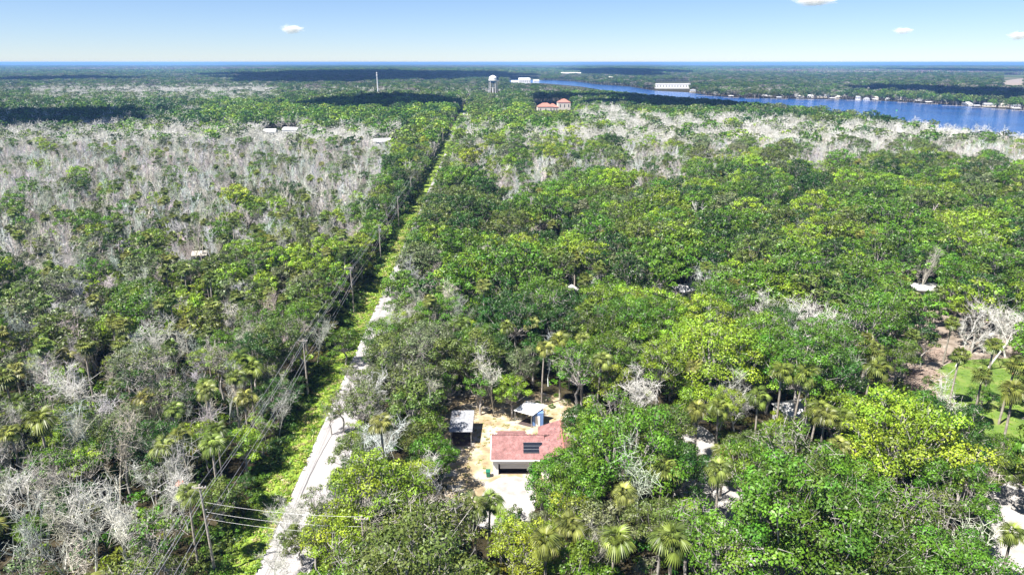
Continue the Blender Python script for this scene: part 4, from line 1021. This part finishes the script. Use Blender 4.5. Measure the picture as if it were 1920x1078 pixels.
# ------------------------------------------------------------------ poles and wires
def utility_pole(x, y, h, label, arms=1, transformer=False, group='utility poles along the road', lean=0.0):
    p_ = thing('utility_pole', label, 'utility pole', (x, y, 0), 0, group); p_.rotation_euler = (0, lean, .03)
    part('shaft', MB().tube((0, 0, -.3), (0, 0, h), .19, .12, 10), M['pole'], p_)
    for k in range(arms):
        z = h - .35 - k * 1.1; a = part('crossarm', MB().box(-.85, .85, -.20, -.10, z - .06, z + .06), M['pole'], p_)
        for xx in (-.78, 0.40, .78): part('insulator', MB().lathe([(.0, z + .06), (.05, z + .06), (.09, z + .12), (.05, z + .17), (.08, z + .22), (.03, z + .27), (0, z + .27)], 8, (xx, -.15)), M['insul'], a)
    part('brace', MB().tube((-.6, -.12, h - .4), (0, -.12, h - 1.0), .02, n=5).tube((.6, -.12, h - .4), (0, -.12, h - 1.0), .02, n=5), M['galv'], p_)
    part('cable_bracket', MB().box(-.05, .4, -.05, .05, h - 3.6, h - 3.5).box(-.05, .4, -.05, .05, h - 4.6, h - 4.5), M['galv'], p_)
    if transformer:
        t_ = part('transformer', MB().lathe([(0, h - 2.6), (.24, h - 2.6), (.27, h - 2.5), (.27, h - 1.65), (.2, h - 1.52), (0, h - 1.5)], 14, (0.42, 0)), M['galv'], p_)
        part('bushing', MB().tube((.42, 0, h - 1.5), (.42, 0, h - 1.2), .05, n=6), M['insul'], t_)
    return p_
NM = ['nearest', 'second', 'third', 'fourth', 'fifth', 'sixth', 'seventh', 'eighth', 'ninth', 'tenth', 'eleventh', 'twelfth', 'thirteenth', 'fourteenth', 'fifteenth']
extra = {0: 'with a crossarm at the lower left', 3: 'with a grey transformer near its top'}
PY = [71 + 47.7 * k for k in range(-2, 15)]
for k, y in enumerate(PY):
    kk = k - 2
    if kk < 0: lb, grp = ('timber utility pole behind the viewer', 'timber utility pole just below the lower left edge of the view')[k], 'utility poles along the road'
    else: lb, grp = f'{NM[kk]} tall timber utility pole left of the road {extra.get(kk, "counted from the nearest")}', 'utility poles along the road'
    utility_pole(polex(y), y, 12.7 + (.8 if kk == 0 else 0), lb, 1, kk == 3, grp, -.012 if kk == 0 else rnd.uniform(-.01, .01))
def wire(pts, sag, r, label, group):
    mb = MB(); seg = 14; V = []
    for (x0, y0, z0), (x1, y1, z1) in zip(pts, pts[1:]):
        for s_ in range(seg):
            u = s_ / seg; V.append((x0 + (x1 - x0) * u, y0 + (y1 - y0) * u, z0 + (z1 - z0) * u - sag * 4 * u * (1 - u)))
    V.append(pts[-1]); n = 4; vs = []; fs = []
    for i, p0 in enumerate(V):
        a = Vector(V[max(i - 1, 0)]); b_ = Vector(V[min(i + 1, len(V) - 1)]); d = (b_ - a).normalized(); s1 = d.cross(Vector((0, 0, 1))).normalized(); s2 = s1.cross(d)
        for j in range(n): vs.append(Vector(p0) + s1 * math.cos(j * math.pi / 2) * r + s2 * math.sin(j * math.pi / 2) * r)
        if i: fs += [((i - 1) * n + j, (i - 1) * n + (j + 1) % n, i * n + (j + 1) % n, i * n + j) for j in range(n)]
    mb.add(vs, fs); tag(link('overhead_wire', mb.mesh('overhead_wire', M['wire'])), label, 'wire', group)
for off, dz, lb in ((-.78, -.05, 'left power wire of the three on the pole crossarms'), (.40, -.05, 'middle power wire of the three on the pole crossarms'), (.78, -.05, 'right power wire of the three on the pole crossarms'), (.35, -3.5, 'upper of the two cables slung below the crossarms'), (.35, -4.5, 'lowest cable slung along the poles beside the road')):
    wire([(polex(y) + off, y - .15, 12.7 + dz) for y in PY], .7, .026, lb, 'wires along the road')
sp_ = (-18.0, 69.0)
utility_pole(sp_[0], sp_[1], 10.5, 'short utility pole among the trees right of the road, taking the crossing wires', 1, False, 'utility poles along the road')
for z0, z1, lb in ((11.0, 10.4, 'top wire crossing from the nearest pole over the road'), (9.6, 9.0, 'middle wire crossing from the nearest pole over the road'), (8.6, 8.0, 'lowest wire crossing from the nearest pole over the road')):
    wire([(polex(71) + .2, 71, z0), (sp_[0], sp_[1], z1)], .5, .014, lb, 'wires crossing the road')

# ------------------------------------------------------------------ clumps on the ground
def brush(x, y, r, label, seed):
    q = random.Random(seed); S = []
    for _ in range(260):
        a = q.uniform(0, 6.28); d = r * math.sqrt(q.random()); z = (1 - (d / r) ** 2) * r * .35 * q.random() + .1
        p0 = np.array([d * math.cos(a), d * math.sin(a), z]); t_ = q.uniform(0, 6.28); L = q.uniform(.8, 2.4)
        S.append((p0, p0 + np.array([math.cos(t_) * L, math.sin(t_) * L, q.uniform(-.1, .6)]), .06, .02))
    V, F = tubes(S, 3); tag(link('brush_pile', mesh_np('brush_pile', V, F, [M['brush']]), loc=(x, y, 0)), label, 'brush pile', 'cut brush piles').__setitem__('kind', 'stuff')
for (px, py, r, lb) in ((1745, 665, 3.2, 'pinkish brown pile of cut branches at the back of the clearing'), (1730, 705, 3.0, 'pinkish brown heap of cut branches in the middle of the clearing'), (1715, 735, 3.0, 'low heap of cut branches at the front of the clearing')):
    brush(*un(px, py), r * 1.3, lb, px)
x, y = un(335, 902, 7.5)
P = [frond_arrays(.25, .45, 7, .3, R(-60 + 12 * k), k * 1.3, .14) + (0,) for k in range(7)]
V, F, MI = cat(P); tag(link('dead_foliage', mesh_np('dead_foliage', V, F, [mat_noise('rusty_foliage', [(0.3, (0.55, 0.13, 0.05)), (0.7, (0.7, 0.22, 0.10))], 3, .9)]), loc=(x, y, 7.5)), 'rusty orange tuft of dead leaves hanging in a bare tree at lower left', 'dead foliage')

# ------------------------------------------------------------------ small buildings half hidden in the wood
def small_house(name, x, y, wx, wy, hw, hr, label, cat_, rz=0.0, wall='white', roof='tinwhite', nwin=2, hip=False, base=0.0, group=None):
    o = thing(name, label, cat_, (x, y, 0), rz, group)
    part('wall', MB().box(-wx / 2, wx / 2, -wy / 2, wy / 2, base, hw), M[wall], o)
    e = .4; X, Y = wx / 2 + e, wy / 2 + e; r_ = X - (Y if hip else 0)
    mb = MB()
    if hr < .3: mb.box(-X, X, -Y, Y, hw + .003, hw + .25)
    else: mb.add([(-X, -Y, hw - .05), (X, -Y, hw - .05), (X, Y, hw - .05), (-X, Y, hw - .05), (-max(r_, .3), 0, hw + hr), (max(r_, .3), 0, hw + hr)], [(0, 3, 2, 1), (0, 1, 5, 4), (2, 3, 4, 5), (1, 2, 5), (3, 0, 4)])
    part('roof', mb, M[roof], o)
    for k in range(nwin):
        xx = -wx / 2 + wx * (k + .5) / nwin; ww = min(1.4, wx / nwin * .5); zz = base + (hw - base) * .35
        f_ = part('window', MB().box(xx - ww / 2, xx + ww / 2, -wy / 2 - .05, -wy / 2 - .002, zz, zz + (hw - base) * .4), M['cream'], o)
        part('pane', MB().box(xx - ww * .42, xx + ww * .42, -wy / 2 - .07, -wy / 2 - .052, zz + .08, zz + (hw - base) * .4 - .08), M['glass'], f_)
    return o
def at(px, py, z=0): return un(px, py, z)
small_house('cabin', *at(1073, 543, 3), 3.0, 3.2, 2.8, 1.2, 'tiny cabin with a pale gabled roof peeking between fan palms', 'cabin', 1.57, 'cream', 'tinwhite', 1)
small_house('house', *at(1283, 538, 3.2), 6, 5, 3.0, 1.2, 'pale roofed house half hidden behind leafy trees right of the palm cluster', 'house', .5, 'white', 'tinwhite', 2)
small_house('house', *at(1737, 538, 3), 7, 6, 2.9, .1, 'low flat white roofed house with tan wall in the right wood', 'house', -.1, 'cream', 'white', 3)
small_house('cottage', *at(1494, 768, 2.6), 6, 5, 3.0, 1.1, 'white cottage half hidden behind two fan palms in the right wood', 'cottage', .3, 'white', 'tinwhite', 2)
small_house('cabin', *at(375, 475, 3), 4, 3.4, 2.8, 1.1, 'tan roofed cabin barely showing in the left wood', 'cabin', .2, 'cream', 'cream', 2)
small_house('house', *at(505, 244, 7), 11, 8, 6, 2, 'leftmost pale roofed house among the bare trees at upper left', 'house', .1, 'white', 'tinwhite', 4)
small_house('house', *at(546, 241, 7), 13, 8, 6, 2, 'white roofed house with dark eaves among the upper left bare trees', 'house', -.2, 'white', 'tinwhite', 4)
small_house('house', *at(716, 262, 6), 13, 8, 5, 2, 'long white roofed house near the road in the left bare wood', 'house', .15, 'white', 'tinwhite', 4)
for px, py, w_, d_, hh, lb in ((1022, 200, 20, 14, 8, 'left wing of the large terracotta roofed houses beyond the green wood'), (1036, 201, 14, 12, 7, 'low terracotta roofed house between its two larger neighbours'), (1057, 192, 17, 14, 10, 'tall terracotta hip roofed house right of its neighbours'), (990, 199, 8, 8, 7, 'small terracotta roofed house left of the larger ones')):
    small_house('house', *at(px, py, hh), w_, d_, hh, 4.5, lb, 'house', .1, 'cream', 'tile', 3, True, group='terracotta roofed houses')
# far shore
small_house('boat_storage', *at(1261, 160, 8), 84, 30, 11, .1, 'long white roofed boat storage building on the far river bank', 'boat storage', -.05, 'white', 'white', 12)
small_house('house', *at(983, 151, 10), 34, 22, 12, 5, 'big white waterside house left of the river bend', 'house', .1, 'white', 'tinwhite', 6)
small_house('house', *at(965, 154, 6), 20, 14, 7, 3, 'low white house left of the big white waterside house', 'house', .1, 'white', 'tinwhite', 4)
small_house('house', *at(1005, 152, 6), 18, 14, 6, 3, 'low white house right of the big white waterside house', 'house', .1, 'white', 'tinwhite', 4)
small_house('warehouse', *at(1070, 141, 6), 90, 30, 14, 3, 'distant long white roof above the river bend', 'warehouse', .08, 'white', 'white', 4)
small_house('warehouse', *at(1630, 158, 4), 60, 16, 9, 2, 'long pale roof in the wood beyond the far bank', 'warehouse', .03, 'cream', 'cream', 4)
RF = ['tinwhite', 'tin', 'cream', 'tin', 'tin', 'cream']; RW_ = {'tinwhite': 'white metal', 'white': 'bright white', 'cream': 'cream', 'tin': 'grey metal'}
DN = ['first', 'second', 'third', 'fourth', 'fifth', 'sixth', 'seventh', 'eighth', 'ninth', 'tenth', 'eleventh', 'twelfth', 'thirteenth', 'fourteenth', 'fifteenth', 'sixteenth', 'seventeenth', 'eighteenth', 'nineteenth', 'twentieth', 'twenty-first', 'twenty-second', 'twenty-third', 'twenty-fourth', 'twenty-fifth', 'twenty-sixth', 'twenty-seventh', 'twenty-eighth']
for k, (x, y, w_, h_) in enumerate(SHORE_W):
    rf_ = RF[k % 6]
    small_house('waterside_house', x, y, w_, w_ * .6, h_, 2.2, f'{DN[k]} waterside house from the left on the far bank, with {RW_[rf_]} roof', 'house', rnd.uniform(-.3, .2), 'cream' if k % 3 else 'white', rf_, 3, k % 2 == 0, group='houses along the far bank')
docks = [(1320, 180, 30), (1370, 183.5, 26), (1410, 185, 24), (1460, 186.3, 30), (1510, 187, 26), (1560, 188, 20), (1600, 188.8, 24), (1640, 190, 18), (1690, 192.5, 14), (1740, 195.5, 26), (1785, 199, 30), (1830, 202.5, 16), (1870, 205.5, 18), (1905, 208, 14)]
for k, (px, py, L) in enumerate(docks):
    x, y = un(px, py, .9)
    d_ = thing('dock', f'{DN[k]} timber dock from the left along the far bank', 'dock', (x, y - 2, 0), -.12, 'docks along the far bank')
    part('deck', MB().box(-L / 2, L / 2, -1.6, 1.6, .9, 1.15), M['dockwood'], d_)
    for s_ in (-.45, -.15, .15, .45): part('piling', MB().tube((s_ * L, -1.3, -.2), (s_ * L, -1.3, 2.0), .25, n=6), M['dockwood'], d_)
    if k % 2: part('boathouse_roof', MB().plate([(-4.5, -1.5, 4.2), (4.5, -1.5, 4.2), (4.5, 5, 4.6), (-4.5, 5, 4.6)], .2), M['tinwhite'], d_)
    if k % 2:
        for sx_ in (-4, 4): part('post', MB().tube((sx_, -1.2, 1.15), (sx_, -1.2, 4.1), .15, n=6), M['dockwood'], d_)
x, y = un(1680, 213, 0)
bo = thing('channel_marker', 'small green channel marker standing in the river', 'marker', (x, y, 0))
part('pile', MB().tube((0, 0, -.5), (0, 0, 4.2), .22, n=8), M['dockwood'], bo); part('board', MB().box(-1.0, 1.0, -.35, -.25, 2.6, 4.4), M['buoy'], bo)

# ------------------------------------------------------------------ water tower and mast
x, y = un(924.5, 187)
T_ = thing('water_tower', 'white water tower on slender legs above the trees near the end of the road', 'water tower', (x, y, 0))
part('tank', MB().lathe([(0, 40), (2.2, 39.7), (4.6, 38.7), (6.4, 37.0), (6.8, 35.5), (6.8, 32.2), (6.3, 30.8)], 28), M['white'], T_)
part('tank_bottom', MB().lathe([(6.3, 30.8), (5.2, 28.8), (3.2, 27.3), (.9, 26.6), (0, 26.5)], 28), M['blue'], T_)
part('walkway', MB().lathe([(6.82, 31.9), (7.9, 31.9), (7.9, 32.15), (6.82, 32.15)], 28), M['white'], T_)
mb = MB(); mb.lathe([(7.8, 33.1), (7.9, 33.1), (7.9, 33.2), (7.8, 33.2), (7.8, 33.1)], 28)
for i in range(14): a = i * math.pi / 7; mb.tube((7.85 * math.cos(a), 7.85 * math.sin(a), 32.15), (7.85 * math.cos(a), 7.85 * math.sin(a), 33.1), .06, n=4)
part('railing', mb, M['white'], T_); part('riser', MB().tube((0, 0, 0), (0, 0, 26.6), .9, n=12), M['white'], T_); part('vent', MB().lathe([(0, 40.9), (.5, 40.7), (.5, 39.7)], 8), M['white'], T_)
for i in range(5):
    a = i * 2 * math.pi / 5 + .3; part('leg', MB().tube((8.6 * math.cos(a), 8.6 * math.sin(a), 0), (6.5 * math.cos(a), 6.5 * math.sin(a), 31.5), .42, .36, 8), M['tinwhite'], T_)
mb = MB()
for z in (10, 20):
    for i in range(5):
        a = i * 2 * math.pi / 5 + .3; b_ = a + 2 * math.pi / 5; rr_ = 8.6 - 2.1 * z / 31.5
        mb.tube((rr_ * math.cos(a), rr_ * math.sin(a), z), (rr_ * math.cos(b_), rr_ * math.sin(b_), z), .12, n=4)
part('ring_brace', mb, M['tinwhite'], T_)
x, y = un(709.5, 188)
T_ = thing('radio_mast', 'tall thin pale mast rising from the wood left of the water tower', 'mast', (x, y, 0))
part('shaft', MB().tube((0, 0, 0), (0, 0, 45.5), 1.15, .75, 12), M['tinwhite'], T_)
for z in (40, 43.5): part('antenna_ring', MB().lathe([(1.0, z), (1.35, z), (1.35, z + 1.6), (1.0, z + 1.6)], 12), M['white'], T_)
part('lightning_rod', MB().tube((0, 0, 45.5), (0, 0, 47), .12, .05, 6), M['galv'], T_)

# ------------------------------------------------------------------ clouds
def lumpy(seed, rx, ry, rz_, n=9):
    q = random.Random(seed); bm = bmesh.new()
    for i in range(n):
        a = q.uniform(0, 6.28); d = math.sqrt(q.random()) * .75; s_ = q.uniform(.3, .5)
        bmesh.ops.create_icosphere(bm, subdivisions=3, radius=1, matrix=Matrix.Translation((d * math.cos(a) * rx, d * math.sin(a) * ry, q.uniform(-.1, .3) * rz_)) @ Matrix.Diagonal((s_ * rx, s_ * ry, s_ * 1.6 * rz_, 1)))
    from mathutils import noise as mn
    for v in bm.verts:
        k = 1 + .22 * mn.noise(v.co * (2.2 / min(rx, ry)) * 2) + .10 * mn.noise(v.co * (7 / min(rx, ry)) * 2); v.co.x *= k; v.co.y *= k; v.co.z *= k
    me = bpy.data.meshes.new('cloud'); bm.to_mesh(me); bm.free(); me.materials.append(M['cloud']); return me
ALT = 800.0
for k, (px0, px1, py0, py1) in enumerate(CLOUD_SHADOWS):
    (xa, ya), (xb, yb) = un((px0 + px1) / 2, py1, 12), un((px0 + px1) / 2, py0, 12)
    gy = (ya + yb) / 2; ry = (yb - ya) / 2
    gx = un((px0 + px1) / 2, pr(0, gy, 12)[1], 12)[0]; rx = (px1 - px0) / 2 / FPX * gy
    t_ = ALT / SUN.z; ln_ = (gx + SUN.x * t_, gy + SUN.y * t_)
    o = link('cloud', lumpy(k + 3, rx, ry, min(90, .35 * min(rx, ry))), loc=(ln_[0], ln_[1], ALT + 12)); tag(o, 'white cumulus cloud high above the wood', None, None, 'structure')
for px, py, dist, sx_, sy_, sz_, lb in ((547, 55, 16000, 400, 200, 150, 'small white cloud at the left of the sky'), (1527, 2, 16000, 760, 250, 170, 'white cloud at the top edge of the sky'), (1693, 58, 16000, 340, 180, 110, 'small faint cloud at the right of the sky'), (1912, 67, 16000, 420, 200, 140, 'faint cloud at the right edge of the sky')):
    a = (px - 960) / FPX; b_ = (539 - py) / FPX
    dy = math.cos(PITCH) + b_ * math.sin(PITCH); dz = -math.sin(PITCH) + b_ * math.cos(PITCH)
    bm = bmesh.new(); bmesh.ops.create_icosphere(bm, subdivisions=4, radius=1.0); me = bpy.data.meshes.new('cloud'); bm.to_mesh(me); bm.free(); me.materials.append(M['vapour'])
    o = link('cloud', me, loc=(a * dist, dy * dist, CAM_H + dz * dist), scale=(sx_, sy_, sz_)); tag(o, lb, 'cloud')
# ------------------------------------------------------------------ the air
m = bpy.data.materials.new('hazy_air'); m.use_nodes = True; t = m.node_tree; t.nodes.remove(t.nodes['Principled BSDF'])
pv = N(t, 'ShaderNodeVolumePrincipled'); pv.inputs['Color'].default_value = HAZE_COL; pv.inputs['Density'].default_value = HAZE; pv.inputs['Anisotropy'].default_value = 0.0
t.links.new(pv.outputs[0], t.nodes['Material Output'].inputs['Volume'])
tag(link('haze', MB().box(-44000, 44000, -44000, 44000, -1.0, CAM_H + 3).mesh('haze', m)), 'thin bluish haze over the distant plain', None, None, 'stuff')
